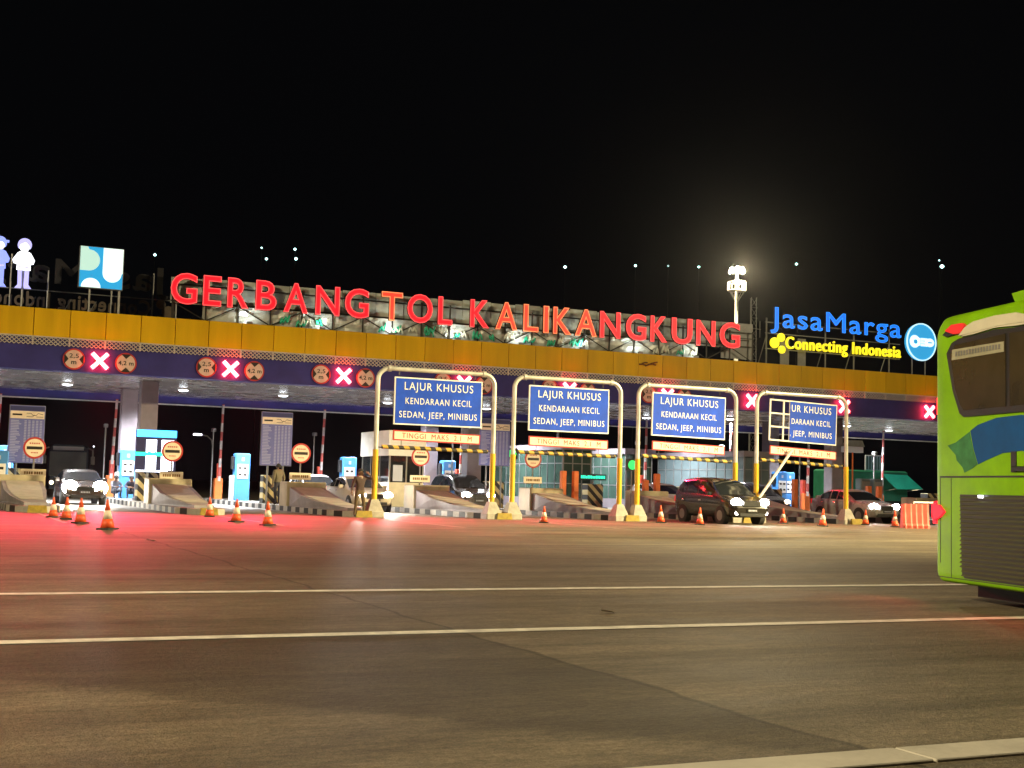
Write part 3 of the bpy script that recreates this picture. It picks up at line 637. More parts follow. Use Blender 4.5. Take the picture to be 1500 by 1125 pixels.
def round_sign(i, x, y, z, r=.40):
    t = thing('no_stopping_sign', 'round black barred sign on the toll island ' + ISLAND_WHERE[i], 'road sign', (x, y, 0), 0, 'round barred signs on the toll islands')
    f = MB(); f.disc(0, z, r, -.03, 0, 30); f.build('rim', M['signred'], t)
    f = MB(); f.disc(0, z, r * .83, -.036, -.031, 30); f.build('disc', M['signcream'], t)
    f = MB(); f.box(-r * .68, r * .68, -.042, -.037, z - .06, z + .05); f.build('black_bar', M['signblack'], t)
    f = MB(); 
    for k2 in range(5): f.box(-r * .45 + k2 * r * .19, -r * .45 + k2 * r * .19 + r * .12, -.041, -.037, z + .14, z + .19); f.box(-r * .3 + k2 * r * .13, -r * .3 + k2 * r * .13 + r * .08, -.041, -.037, z - .2, z - .16)
    f.build('small_marks', M['signred'], t)
    f = MB(); f.tube([(0, .02, .2), (0, .02, z)], .03, 6); f.build('post', M['gsteel'], t)
    f = MB(); f.bbox(-.44, .44, -.04, -.005, z - 1.06, z - .78, .01); p = f.build('plate', M['signcream'], t)
    f = MB()
    for k2 in range(4): f.box(-.32 + k2 * .08, -.32 + k2 * .08 + .055, -.046, -.041, z - .97, z - .87); f.box(.03 + k2 * .08, .03 + k2 * .08 + .055, -.046, -.041, z - .97, z - .87)
    f.build('plate_marks', M['rust'], p)
for i, x, y, z in ((0, 3.75, 50.6, 2.16), (1, 8.66, 50.2, 2.2), (2, 13.75, 50.5, 2.3), (3, 18.95, 50.8, 2.34), (4, 24.3, 51.1, 2.42)): round_sign(i, x, y, z)

def tariff(i, x0, x1, y, z0, z1, lab):
    t = thing('tariff_board', lab, 'information board', ((x0 + x1) / 2, y, 0), 0, 'tall blue toll tariff boards'); w = (x1 - x0) / 2
    f = MB(); f.bbox(-w, w, -.04, .02, z0, z1, .01); f.build('panel', M['tarblue'], t)
    f = MB(); f.box(-w + .02, w - .02, -.046, -.041, z1 - .2, z1 - .03); f.build('header', M['tarnavy'], t)
    f = MB(); f.box(-w + .02, w - .02, -.046, -.041, z1 - .52, z1 - .22); f.build('route_row', M['signcream'], t)
    f = MB(); yy = -.052
    pts = [(-.05 * w, z1 - .3), (.2 * w, z1 - .3), (.3 * w, z1 - .38), (.5 * w, z1 - .38), (.6 * w, z1 - .3), (.9 * w, z1 - .34)]
    f.tube([(a, yy, b) for a, b in pts], .012, 4); f.tube([(-.05 * w, yy, z1 - .44), (.3 * w, yy, z1 - .44), (.4 * w, yy, z1 - .36)], .012, 4); f.tube([(.5 * w, yy, z1 - .44), (.9 * w, yy, z1 - .44)], .012, 4)
    f.box(-.85 * w, -.3 * w, -.05, -.047, z1 - .4, z1 - .33); f.build('route_lines', M['signblack'], t)
    f = MB(); rows = 26; random.seed(i + 11)
    for r in range(rows):
        z = z1 - .58 - (z1 - .62 - z0) * (r + .5) / rows
        f.box(-.92 * w, -.92 * w + random.uniform(.3, .62) * w, -.045, -.041, z - .014, z + .018)
        for c in range(5): f.box((-.15 + c * .22) * w, (-.15 + c * .22 + .13) * w, -.045, -.041, z - .016, z + .02)
    f.build('table_rows', M['tarrow'], t)
    f = MB(); f.tube([(-w * .5, .04, .2), (-w * .5, .04, z0 + .1)], .04, 6); f.tube([(w * .5, .04, .2), (w * .5, .04, z0 + .1)], .04, 6); f.bbox(-w - .02, w + .02, .021, .06, z0 - .02, z1 + .02, .01); f.build('support_frame', M['gsteel'], t)
tariff(0, 3.08, 4.4, 55.0, 1.64, 3.92, 'tall blue tariff board behind the round sign at the left edge')
tariff(2, 13.2, 14.55, 55.0, 1.84, 4.13, 'tall blue tariff board tinted pink beside the man in the olive jacket')
tariff(4, 23.4, 24.92, 55.0, 2.15, 4.3, 'tall blue tariff board between the two leftmost blue sign gantries')

def pay_machine(i, x, y, lab, H=2.25):
    t = thing('pay_machine', lab, 'ticket machine', (x, y, .2), 0, 'blue pay machines on the islands')
    f = MB(); f.bbox(-.36, .36, 0, .55, 0, H, .05); f.build('cabinet', M['gto'], t)
    f = MB(); f.bbox(-.26, .26, -.02, -.002, H - 1.2, H - .52, .01); p = f.build('instruction_panel', M['white'], t)
    f = MB()
    for a, b in ((-.2, .1), (.04, .1), (-.2, -.2), (.05, -.22)): f.box(a, a + .14, -.026, -.021, H - .85 + b, H - .85 + b + .1)
    f.build('pictogram', M['signblack'], p)
    f = MB(); f.box(-.06, .06, -.012, -.002, H - .36, H - .2); f.build('badge', M['tarpale'], t)
    f = MB(); f.bbox(-.52, -.361, .05, .5, 0, 1.2, .03); f.build('side_box', M['white'], t)
    f = MB(); f.bbox(-.5, -.362, .1, .4, 1.5, H - .15, .03); f.build('camera_head', M['plastic'], t)
GW = {0: 'blue pay machine with white notice at the left edge', 1: 'blue pay machine beside the striped block and crouching men', 2: 'blue pay machine with white notice standing alone in the second lane', 3: 'blue pay machine behind the man shading his eyes', 4: 'blue pay machine behind the dark saloon car', 5: 'blue pay machine behind the striped block under the second gantry', 6: 'blue pay machine behind the white car', 7: 'blue pay machine behind the dark people carrier', 8: 'blue pay machine seen through the damaged gantry'}
for i in range(0, 9): pay_machine(i, I(i) - .0, 61.4, GW[i])
pay_machine(0, 2.75, 54.5, 'nearer blue pay machine cut by the left edge of the picture', 1.9)
pay_machine(8, I(8) - 1.2, 60.5, 'paler twin pay machine left of another under the damaged sign')

def barrier(i, x, y, lab, lean=.02, H=3.9, short=False):
    t = thing('lane_barrier', lab, 'barrier', (x, y, 0), 0, 'raised lane barriers')
    f = MB(); f.bbox(-.2, .2, -.2, .2, .2, 1.25, .03); f.build('housing', M['orange'], t)
    f = MB(); f.bbox(-.02, .2, .21, .45, .2, 2.0, .02); f.build('red_pillar', M['redorange'], t)
    f = MB(); f.tube([(0, -.22, 1.1), (lean * H, -.22, 1.1 + H)], .075, 6, .06); f.build('raised_arm', M['arm'], t)
    f = MB(); f.tube([(-.32, .1, .2), (-.32, .1, 3.6)], .035, 6); f.bbox(-.42, -.22, -.12, .2, 3.6, 3.78, .03); f.build('camera_post', M['gsteel'], t)
BW = {0: 'raised barrier arm at the left edge of the picture', 1: 'raised white barrier arm right of the dazzling headlamps', 2: 'raised barrier arm behind the second striped island', 3: 'raised barrier arm between the two white cars', 4: 'raised barrier arm behind the dark saloon car', 5: 'raised barrier arm behind the second gantry', 6: 'raised barrier arm behind the third gantry', 7: 'raised barrier arm left of the damaged gantry', 8: 'raised barrier arm seen below the damaged sign', 9: 'raised barrier arm near the green truck'}
for i in range(0, 10): barrier(i, I(i) - .15, 66.2 if i < 4 else 59.8, BW[i], .03 if i % 2 else .015)
def bollard(x, y, h, lab, mt='orange'):
    t = thing('guard_post', lab, 'bollard', (x, y, .2), 0, 'orange guard posts on the islands')
    f = MB(); f.bbox(-.12, .12, -.12, .12, 0, h, .02); f.build('post', M[mt], t)
    f = MB(); f.bbox(-.16, .16, -.16, .16, -.001, .05, .01); f.build('foot_plate', M['gsteel'], t)
bollard(27.9 - 1.9, 51.5, 1.75, 'left orange post of the pair under the second blue sign'); bollard(26.45, 51.2, 1.75, 'right orange post of the pair under the second blue sign')
bollard(30.05, 51.2, 1.45, 'left orange post of the pair under the third blue sign'); bollard(30.65, 51.2, 1.75, 'right orange post of the pair under the third blue sign')
bollard(44.5, 53.2, 1.5, 'left orange post of the pair beside the green truck'); bollard(45.0, 53.0, 1.5, 'right orange post of the pair beside the green truck')
bollard(40.9, 54.6, 1.75, 'single orange post behind the damaged sign gantry')

# booths
def booth(i, y0, y1, lab, wall, gl, H=3.3, band=True):
    x = I(i); t = thing('toll_booth', lab, 'toll booth', (x, y0, .2), 0, 'toll booths on the islands'); d = y1 - y0; w = .8
    f = MB(); f.box(-w, w, 0, d, 0, 1.05); f.build('lower_wall', wall if not band else M['offwhite'], t)
    f = MB(); f.box(-w - .06, w + .06, -.06, d + .06, 2.2, H); f.build('upper_wall', wall, t)
    f = MB(); f.box(-w + .03, w - .03, .03, d - .03, 1.05, 2.2); f.build('glazing', gl, t)
    f = MB()
    for a in (-w, -.03, w - .06): f.box(a, a + .06, -.004, .029, 1.051, 2.199)
    kk = max(2, int(d / 1.1))
    for j in range(kk + 1):
        yy = (d - .06) * j / kk; f.box(-w - .004, -w + .029, yy, yy + .06, 1.051, 2.199); f.box(w - .029, w + .004, yy, yy + .06, 1.051, 2.199)
    f.build('window_frame', M['gsteel'], t)
    return t
b3 = booth(3, 53.2, 57, 'white toll booth with dark windows behind the leftmost gantry', M['white'], M['glass'])
f = MB(); f.box(-.62, -.18, -.012, -.005, 1.1, 1.8); f.build('window_notice', M['tarpale'], b3)
f = MB(); f.box(.5, .95, -.09, -.062, 2.0, 2.35); f.build('small_sign', M['signcream'], b3)
for i, y0, lab in ((5, 57.5, 'long glazed toll booth with green tint behind the second gantry'), (6, 60.5, 'glazed toll booth between the second and third gantries'), (7, 57.2, 'grey glazed toll booth left of the damaged gantry')):
    t = thing('toll_booth', lab, 'toll booth', (I(i), y0, .2), 0, 'toll booths on the islands'); d = 66 - y0; w = .8; gm = M['gglass'] if i < 7 else M['greyglass']
    f = MB(); f.box(-w, w, 0, d, .5, 2.9); f.build('glazing', gm, t)
    f = MB(); f.box(-w - .02, w + .02, -.02, d + .02, 0, .499); f.build('lower_wall', M['column'], t)
    f = MB(); f.box(-w - .15, w + .15, -.15, d + .15, 2.901, 3.2); f.build('roof', M['column'], t)
    f = MB(); kk = int(d / .85)
    for j in range(kk + 1): yy = (d - .05) * j / kk; f.box(-w - .03, -w - .002, yy, yy + .05, .5, 2.9); f.box(w + .002, w + .03, yy, yy + .05, .5, 2.9)
    for a in (-w, -.28, .24, w - .05): f.box(a, a + .05, -.03, -.002, .5, 2.9)
    for z in (1.2, 2.2): f.box(-w - .025, -w - .003, 0, d, z, z + .05); f.box(-w, w, -.025, -.003, z, z + .05)
    f.build('window_frame', M['gsteel'], t)
# lamps added in place of green signal reflections
for x, y, z, lab in ((25.35, 55.6, 2.75, 'green signal reflection built as a lamp left of the long green booth'), (29.0, 50.6, 2.3, 'green signal reflection built as a lamp between the second and third gantries')):
    t = thing('green_reflection_lamp', lab, 'lamp', (x, y, 0), 0, 'green reflections built as lamps')
    f = MB(); f.bbox(-.3, .3, 0, .12, z - .26, z + .26, .03); f.build('housing', M['plastic'], t)
    f = MB(); f.disc(0, z, .21, -.02, -.001, 18); f.build('lens', M['sgreen'], t)
    f = MB(); f.tube([(0, .06, .2), (0, .06, z)], .03, 6); f.build('post', M['gsteel'], t)
t = thing('led_display', 'teal glowing LED text display behind the striped block under the second gantry', 'display', (30.45, 57.0, .2), 0)
f = MB(); f.bbox(-.75, .75, 0, .15, 1.42, 1.72, .02); f.build('housing', M['plastic'], t)
f = MB(); random.seed(2)
for k2 in range(15): f.box(-.69 + k2 * .092, -.69 + k2 * .092 + .068, -.006, -.001, 1.5, 1.5 + random.choice((.15, .12, .15)))
f.build('lit_characters', M['ledteal'], t)
f = MB(); f.tube([(0, .07, 0), (0, .07, 1.42)], .04, 6); f.build('post', M['gsteel'], t)
t = thing('information_board', 'brightly lit information board with a blue header on the second island', 'information board', (8.82, 55.0, .2))
f = MB(); f.bbox(-.82, .82, 0, .12, 1.2, 2.95, .01); f.build('housing', M['tarnavy'], t)
f = MB(); f.box(-.8, .82, -.012, -.001, 2.66, 2.95); f.build('header', M['ledblue'], t)
f = MB(); f.box(-.4, .02, -.01, -.001, 1.3, 2.55); f.box(.22, .72, -.01, -.001, 1.3, 2.55); f.build('lit_columns', M['ledwhite'], t)
f = MB()
for k2 in range(11): f.box(-.05, .01, -.016, -.011, 1.36 + k2 * .11, 1.41 + k2 * .11); f.box(.6, .7, -.016, -.011, 1.36 + k2 * .11, 1.41 + k2 * .11); f.box(-.33, -.2, -.016, -.011, 1.36 + k2 * .11, 1.40 + k2 * .11)
f.build('printed_rows', M['signblue'], t)
f = MB(); f.box(-.82, .35, -.025, -.017, 1.88, 2.02); f.build('green_line', M['ledgreen'], t)
f = MB(); f.box(-.78, .5, -.012, -.001, 1.22, 1.28); f.build('lower_line', M['ledwhite'], t)
f = MB(); f.tube([(-.3, .06, 0), (-.3, .06, 1.2)], .05, 6); f.tube([(.3, .06, 0), (.3, .06, 1.2)], .05, 6); f.build('posts', M['gsteel'], t)

# ------------------------------------------------------------------ height gantries
def gantry(k, xc, lab, slab, plab, damaged=False, tilt=0):
    Y = 43.0; hw = 2.23; H = 5.22; R = .42; r = .082
    t = thing('height_gantry', lab, 'gantry', (xc, Y, 0), 0, 'steel height gantries over the car lanes')
    f = MB(); pts = [(-hw, 0, 2.34)]
    pts += [(-hw + R - R * math.cos(a), 0, H - R + R * math.sin(a)) for a in [math.pi / 2 * j / 6 for j in range(7)]]
    pts += [(hw - R + R * math.sin(a), 0, H - R + R * math.cos(a)) for a in [math.pi / 2 * j / 6 for j in range(7)]] + [(hw, 0, 2.34)]
    f.tube(pts, r, 12); 
    for s_ in (-1, 1): f.tube([(s_ * (hw - R - .06), 0, H), (s_ * (hw - R + .06), 0, H)], r + .03, 12)
    smooth_by_angle(f.build('pipe_frame', M['steel'], t), 50)
    for s_ in (-1, 1):
        f = MB(); f.tube([(s_ * hw, 0, .3), (s_ * hw, 0, 2.36)], r + .018, 12); smooth_by_angle(f.build('painted_leg', M['pyel'], t), 50)
        f = MB(); f.bbox(-.3, .3, -.3, .3, 0, .22, .03); n0 = [(-.28, -.28), (.28, -.28), (.28, .28), (-.28, .28)]; n1 = [(-.13, -.13), (.13, -.13), (.13, .13), (-.13, .13)]
        f.add([(a, b, .2) for a, b in n0] + [(a, b, .62) for a, b in n1], [(0, 1, 5, 4), (1, 2, 6, 5), (2, 3, 7, 6), (3, 0, 4, 7), (4, 5, 6, 7)])
        f.build('concrete_base', M['concrete'], t, loc=(s_ * hw, 0, 0))
    f = MB(); f.tube([(-hw + .22, 0, 0), (hw - .22, 0, 0)], .07, 10); o = f.build('clearance_bar', M['bar'], t, loc=(0, 0, 2.44)); o.rotation_euler = (0, math.radians(.6 + tilt), 0)
    f = MB()
    for x in (-1.3, 1.3): f.tube([(x, 0, 2.5), (x, 0, 2.72)], .012, 4)
    for x in (-1.45, 1.45): f.tube([(x, 0, 5.0), (x, 0, 5.2)], .02, 5)
    f.tube([(-hw + .1, 0, 2.44), (-hw + .3, 0, 2.44)], .02, 5); f.tube([(hw - .1, 0, 2.44), (hw - .3, 0, 2.44)], .02, 5)
    f.build('hanger_chain', M['dsteel'], t)
    # hanging blue sign
    s = thing('lane_sign', slab, 'road sign', (xc + (.02 if k else .05), Y - .03, 4.1), 0, 'blue LAJUR KHUSUS signs'); s.rotation_euler = (0, math.radians(tilt), 0)
    w, h2 = 1.68, .84
    x0 = -w if not damaged else -.70
    if not damaged:
        f = MB(); f.bbox(-w, w, -.03, .03, -h2, h2, .01); f.build('border', M['signwhite'], s)
        f = MB(); f.bbox(-w + .045, w - .045, -.036, -.031, -h2 + .045, h2 - .045, .002); f.build('blue_panel', M['signblue'], s)
    else:
        f = MB(); f.bbox(x0, w, -.03, .03, -h2, h2, .01); f.build('border', M['signwhite'], s)
        f = MB(); f.bbox(x0 + .01, w - .045, -.036, -.031, -h2 + .045, h2 - .045, .002); f.build('blue_panel', M['signblue'], s)
        f = MB()
        for x in (-w, -w + .66): f.box(x, x + .06, -.03, .02, -h2, h2)
        for z in (-h2, -h2 + .54, -h2 + 1.08, h2 - .06): f.box(-w + .061, -w + .659, -.028, .018, z, z + .06); f.box(-w + .721, x0 - .001, -.028, .018, z, z + .06)
        f.build('bare_frame', M['white'], s)
    rows = [('LAJUR KHUSUS', .40, 2.62, .27), ('KENDARAAN KECIL', -.10, 2.52, .22), ('SEDAN, JEEP, MINIBUS', -.58, 2.96, .22)]
    if not damaged:
        for txt, z, wd, cap in rows: text_line(txt, 0, z, wd, cap, -.04, M['signwhite'], 'lettering', s, 0, .002, 1.16)
    else:
        for txt, z, wd, cap in (('UR KHUSUS', .40, 1.98, .27), ('DARAAN KECIL', -.10, 1.96, .22), (', JEEP, MINIBUS', -.58, 2.1, .22)): text_line(txt, (-.66 + 1.45) / 2 - .02 + .0, z, wd, cap, -.04, M['signwhite'], 'lettering', s, 0, .002, 1.16)
    p = thing('height_plate', plab, 'road sign', (xc + .03, Y - .03, 2.86), 0, 'TINGGI MAKS plates under the blue signs'); p.rotation_euler = (0, math.radians(.8 + tilt), 0)
    f = MB(); f.bbox(-1.66, 1.66, -.025, .025, -.18, .18, .01); f.build('border', M['signred'], p)
    f = MB(); f.bbox(-1.61, 1.61, -.031, -.026, -.135, .135, .002); f.build('cream_panel', M['signcream'], p)
    text_line('TINGGI  MAKS  2,1  M', 0, -.085, 2.65, .18, -.035, M['signred'], 'lettering', p, 0, .002, 1.16)
    return t
GX = [16.6, 21.86, 27.1, 32.56]
gantry(0, GX[0], 'leftmost height gantry, grey pipe with yellow legs beside the standing man', 'leftmost blue LAJUR KHUSUS lane sign', 'leftmost cream TINGGI MAKS plate, over the dark saloon car')
gantry(1, GX[1], 'second height gantry from the left, above the glazed green booth', 'second blue LAJUR KHUSUS sign from the left, above a single traffic cone', 'second cream TINGGI MAKS plate from the left')
gantry(2, GX[2], 'third height gantry, directly left of the dark people carrier', 'third blue LAJUR KHUSUS sign, left of the dark people carrier', 'third cream TINGGI MAKS plate, above the dark people carrier', False, .9)
gantry(3, GX[3], 'rightmost height gantry holding the damaged blue sign', 'damaged blue lane sign with its left third missing and bare frame showing', 'rightmost cream TINGGI MAKS plate under the damaged sign', True, 1.7)
t = thing('leaning_pole', 'white pole leaning diagonally across the damaged sign gantry', 'pole', (30.75, 42.72, 0))
f = MB(); f.tube([(-.55, 0, .9), (0, .02, 1.55), (1.15, .05, 2.95)], .06, 8); f.tube([(-.5, 0, 0), (-.52, 0, .95)], .05, 8); f.build('pole', M['white'], t)

# ------------------------------------------------------------------ cones
def cone_proto():
    t = thing('traffic_cone', '', 'traffic cone')
    f = MB(); f.bbox(-.2, .2, -.2, .2, 0, .045, .02); f.build('base', M['rubber'], t)
    f = MB(); f.lathe([(.165, .045), (.118, .26)], 18); f.cur = 1; f.lathe([(.118, .261), (.072, .47)], 18); f.cur = 0; f.lathe([(.072, .471), (.04, .64), (.03, .72), (.025, .74)], 18); f.build('body', [M['cone'], M['conew']], t, True)
    return t
CONES = [(3.4, 38.0, 'leftmost traffic cone, in front of the left edge island', .9), (3.58, 36.35, 'second traffic cone in the row of four on the left', .95), (3.62, 33.33, 'third traffic cone in the row of four on the left', 1), (3.79, 29.62, 'nearest and tallest traffic cone of the row of four on the left', 1.06),
         (8.27, 40.8, 'traffic cone touching the tip of the second striped island', .98), (8.0, 35.82, 'traffic cone in the middle of the second row of three', 1.02), (8.28, 33.38, 'nearest traffic cone of the row left of the first gantry', 1.0),
         (19.03, 39.05, 'single traffic cone below the second blue sign', .9), (24.73, 40.98, 'red traffic cone with white band beside the third gantry leg', 1.02), (25.19, 39.09, 'pale traffic cone in front of the dark people carrier', .98),
         (31.23, 42.43, 'traffic cone just right of the dark people carrier', .95), (30.84, 39.45, 'bright red traffic cone below the damaged sign', 1.05), (35.12, 42.17, 'traffic cone right of the rightmost gantry leg', .98), (34.63, 39.85, 'traffic cone next to the red plastic barrier', 1.0)]
proto = cone_proto()
for j, (x, y, lab, sc) in enumerate(CONES):
    o = proto if j == 0 else copy_tree(proto)
    o.location = (x, y, .006); o.scale = (sc * .86, sc * .86, sc * .84); o.rotation_euler = (random.uniform(-.03, .03), random.uniform(-.03, .03), random.uniform(0, 1.5)); o['label'] = lab; o['group'] = 'orange traffic cones in front of the gate'
t = thing('water_barrier', 'red plastic water barrier beside the tail lamp of the bus', 'barrier', (34.5, 38.6, 0), math.radians(-25))
f = MB(); n = 9; 
prof = [(-.27, 0), (-.27, .1), (-.2, .18), (-.14, .6), (-.12, .92), (.12, .92), (.14, .6), (.2, .18), (.27, .1), (.27, 0)]
xs_ = [-.5, -.42, -.36, -.2, -.14, .0, .06, .22, .28, .42, .5]
vs = []; fs = []
for j, x in enumerate(xs_):
    s_ = 1 if j % 2 else .86
    vs += [(x, a * s_, b) for a, b in prof]
m_ = len(prof)
for j in range(len(xs_) - 1):
    for q in range(m_): vs; fs.append((j * m_ + q, j * m_ + (q + 1) % m_, (j + 1) * m_ + (q + 1) % m_, (j + 1) * m_ + q))
fs += [tuple(range(m_))[::-1], tuple(range((len(xs_) - 1) * m_, len(xs_) * m_))]
f.add(vs, fs); f.build('barrier_shell', M['barrier'], t)
t2 = thing('rail_stand', 'thin white rail stand behind the red plastic barrier', 'stand', (35.6, 38.9, 0))
f = MB(); f.tube([(-.9, 0, .98), (.55, 0, .98)], .035, 6); f.tube([(.5, 0, 0), (.55, 0, .98)], .03, 6); f.tube([(-.9, 0, 0), (-.9, 0, .98)], .03, 6); f.build('rail', M['white'], t2)

# ------------------------------------------------------------------ vehicles
def lerp_tab(tab, y):
    for (a, b), (c, d) in zip(tab, tab[1:]):
        if y <= c: return b + (d - b) * max(0, (y - a)) / (c - a) if c > a else d
    return tab[-1][1]
def paint(name, col, rough=.22): return mat(name, col, rough, .1, coat=.45, noise=.06, nscale=2)
def car(name, label, cat, loc, rz, pm, L, Wd, top, belt, wb=(.86, None), head=True, beam=True, hl=.72, fog=False, spoiler=False, lit='head', hlw=.20, hlh=.14):
    # nose at y = 0 looking towards -y, tail at y = L
    t = thing(name, label, cat, loc, rz); hw0 = Wd / 2
    Lw = L
    zt = lambda y: lerp_tab(top, y)
    zb = lambda y: min(lerp_tab(belt, y), zt(y) - .03)
    hw = lambda y: hw0 * lerp_tab([(0, .74), (.06, .84), (.25, .95), (.7, 1), (L - .7, 1), (L - .15, .93), (L, .84)], y)
    zlo = lambda y: lerp_tab([(0, .36), (.25, .26), (.6, .24), (L - .6, .24), (L - .1, .34), (L, .42)], y)
    gl = lambda y: max(0, min(1, (zt(y) - zb(y)) / .55))
    def half(y):
        w = hw(y); a, b_, c_ = zlo(y), zb(y), zt(y); g_ = gl(y); wt = w * (.93 - .19 * g_); crown = .02 + .03 * g_
        mz = a + (b_ - a) * .55
        return [(0, a), (w * .86, a), (w * .97, a + .08), (w * 1.0, mz), (w * .985, b_ - .04), (w * .955, b_ + .01 * g_), (w * .955 + (wt - w * .955) * .55, b_ + (c_ - b_) * .6), (wt, c_ - crown - .035 * g_), (wt * .9, c_ - crown * .5), (wt * .5, c_ - .006), (0, c_)]
    ys = sorted(set([0, .03, .08, .16, .3, .5, .75, 1.0] + [p[0] for p in top] + [L * i / 22 for i in range(5, 22)] + [L - .25, L - .1, L - .03, L]))
    ys = [y for j, y in enumerate(ys) if j == 0 or y - ys[j - 1] > .02]
    f = MB(); vs = []; fs = []
    for y in ys:
        H_ = half(y); sec = H_ + [(-x, z) for x, z in H_[-2:0:-1]]; vs += [(x, y, z) for x, z in sec]
    n = len(sec)
    for i in range(len(ys) - 1):
        for j in range(n): q = (j + 1) % n; fs.append((i * n + j, i * n + q, (i + 1) * n + q, (i + 1) * n + j))
    fs.append(tuple(range(n))); fs.append(tuple(range((len(ys) - 1) * n, len(ys) * n))[::-1])
    fs = [f_[::-1] for f_ in fs]
    f.add(vs, fs); smooth_by_angle(f.build('body', pm, t), 42)
    # windscreen and side glass lie a few millimetres over the body
    cow = next(p[0] for p in top if p[1] > lerp_tab(belt, p[0]) - .02 and p[0] > .5); rf = max(top, key=lambda p: p[1])[0]
    rf0 = next(p[0] for p in top if p[1] > max(q[1] for q in top) - .16)
    f = MB(); vs = []; fs = []; ny = 6; nx = 6
    for i in range(ny + 1):
        y = cow + .05 + (rf0 - cow - .12) * i / ny; wt = half(y)[7][0] * .93
        for j in range(nx + 1):
            u = -1 + 2 * j / nx; z = zt(y) - (.028 * abs(u) ** 2.5) + .012; vs.append((u * wt, y - .008, z))
    for i in range(ny):
        for j in range(nx): a = i * (nx + 1) + j; fs.append((a, a + 1, a + nx + 2, a + nx + 1))
    f.add(vs, fs); f.build('windscreen', M['glass'], t, True)
    y1 = L - .32 if top[-2][1] > 1.1 else L - .75
    for sgn in (-1, 1):
        f = MB()
        spans = [(cow + .45, (cow + y1) / 2 - .02), ((cow + y1) / 2 + .05, y1 - .75), (y1 - .68, y1 - .05)]
        for a, b_ in spans:
            if b_ - a < .15: continue
            vs = []; fs = []; K = 5
            for i in range(K + 1):
                y = a + (b_ - a) * i / K; h_ = half(y); p0, p1, p2 = Vector((h_[5][0], 0, h_[5][1])), Vector((h_[6][0], 0, h_[6][1])), Vector((h_[7][0], 0, h_[7][1]))
                for q in (p0 + (p1 - p0) * .12, p1, p1 + (p2 - p1) * .82): vs.append((sgn * (q.x + .007), y, q.z))
            for i in range(K):
                for j in range(2): c_ = i * 3 + j; fs.append((c_, c_ + 3, c_ + 4, c_ + 1) if sgn > 0 else (c_ + 1, c_ + 4, c_ + 3, c_))
            f.add(vs, fs)
        f.build('side_window', M['glass'], t, True)
        f = MB(); hm = half(cow + .5)[5]; f.bbox(sgn * (hm[0] + .12) - .1, sgn * (hm[0] + .12) + .1, cow + .42, cow + .52, hm[1] + .0, hm[1] + .15, .03); f.build('wing_mirror', pm, t)
        f = MB(); 
        for yy in (cow + 1.25, (cow + y1) / 2 + .95): f.bbox(sgn * (hw0 + .0) - .015, sgn * (hw0 + .0) + .015, yy, yy + .18, .84, .88, .005)
        f.build('door_handle', M['chrome'], t)
    wr = .31; axles = (.82, L - .82)
    for ya in axles:
        for sgn in (-1, 1):
            f = MB(); xo = hw(ya) ; f.tube([(sgn * (xo - .2), ya, wr), (sgn * (xo + .004), ya, wr)], wr + .055, 22); f.build('wheel_arch', M['rubber'], t)
            f = MB(); f.tube([(sgn * (xo - .18), ya, wr), (sgn * (xo + .014), ya, wr)], wr, 22); w_ = f.build('wheel', M['rubber'], t)
            f = MB(); f.tube([(sgn * (xo + .0141), ya, wr), (sgn * (xo + .022), ya, wr)], wr * .62, 18)
            f.build('rim', M['gsteel'], w_)
    # front end
    zh = hl
    for sgn in (-1, 1):
        xh = hw0 * .70; f = MB(); 
        yy = .055
        f.lathe([(.02, -.012), (hlw * .7, -.008), (hlw, .03), (hlw * 1.05, .12)], 18); o = f.build('headlight', M['head'] if lit == 'head' else M[lit], t, True); o.location = (sgn * xh, yy - .01, zh); o.rotation_euler = (math.radians(90 - 8) * -1, 0, math.radians(sgn * 14)); o.scale = (1, hlh / hlw, 1)
        if beam: lamp('headlight_beam', 'SPOT', (sgn * xh, -.12, zh), P_BEAM * (beam if not isinstance(beam, bool) else 1), (1, .93, .8), t, .06, (sgn * xh, -12, zh - .9), 62, .7)
        if fog:
            f = MB(); f.lathe([(.02, -.012), (.07, -.008), (.085, .05)], 14); o = f.build('fog_lamp', M['fog'], t, True); o.location = (sgn * hw0 * .72, .03, .43); o.rotation_euler = (math.radians(-90), 0, math.radians(sgn * 12))
    f = MB(); f.bbox(-hw0 * .42, hw0 * .42, -.02, .1, zh - .13, zh + .06, .01)
    for j in range(4): f.box(-hw0 * .4, hw0 * .4, -.03, -.021, zh - .11 + j * .042, zh - .092 + j * .042)
    f.build('grille', M['plastic'], t)
    f = MB(); f.bbox(-hw0 * .6, hw0 * .6, -.015, .1, .3, .42, .01); f.build('lower_intake', M['plastic'], t)
    f = MB(); f.bbox(-.22, .22, -.04, -.015, .46, .57, .005); p = f.build('number_plate', M['plate'], t)
    f = MB()
    for j in range(6): f.box(-.17 + j * .06, -.17 + j * .06 + .035, -.044, -.041, .49, .545)
    f.build('plate_marks', M['tarpale'], p)
    for sgn in (-1, 1):
        f = MB(); f.bbox(sgn * hw(L - .1) * .86 - .1, sgn * hw(L - .1) * .86 + .1, L - .12, L + .012, .78, 1.0, .02); f.build('tail_lamp', M['taildim'], t)
    return t
MPV = [(0, .62), (.05, .74), (.25, .88), (.95, 1.06), (1.25, 1.24), (1.75, 1.58), (2.1, 1.68), (2.9, 1.74), (3.9, 1.68), (4.15, 1.5), (4.35, 1.12), (4.42, .8)]
MPVB = [(0, .72), (.9, 1.02), (4.42, 1.1)]
SED = [(0, .58), (.06, .70), (.3, .80), (1.15, .96), (1.5, 1.14), (1.95, 1.38), (2.3, 1.46), (2.9, 1.46), (3.4, 1.34), (3.85, 1.08), (4.3, 1.02), (4.42, .85)]
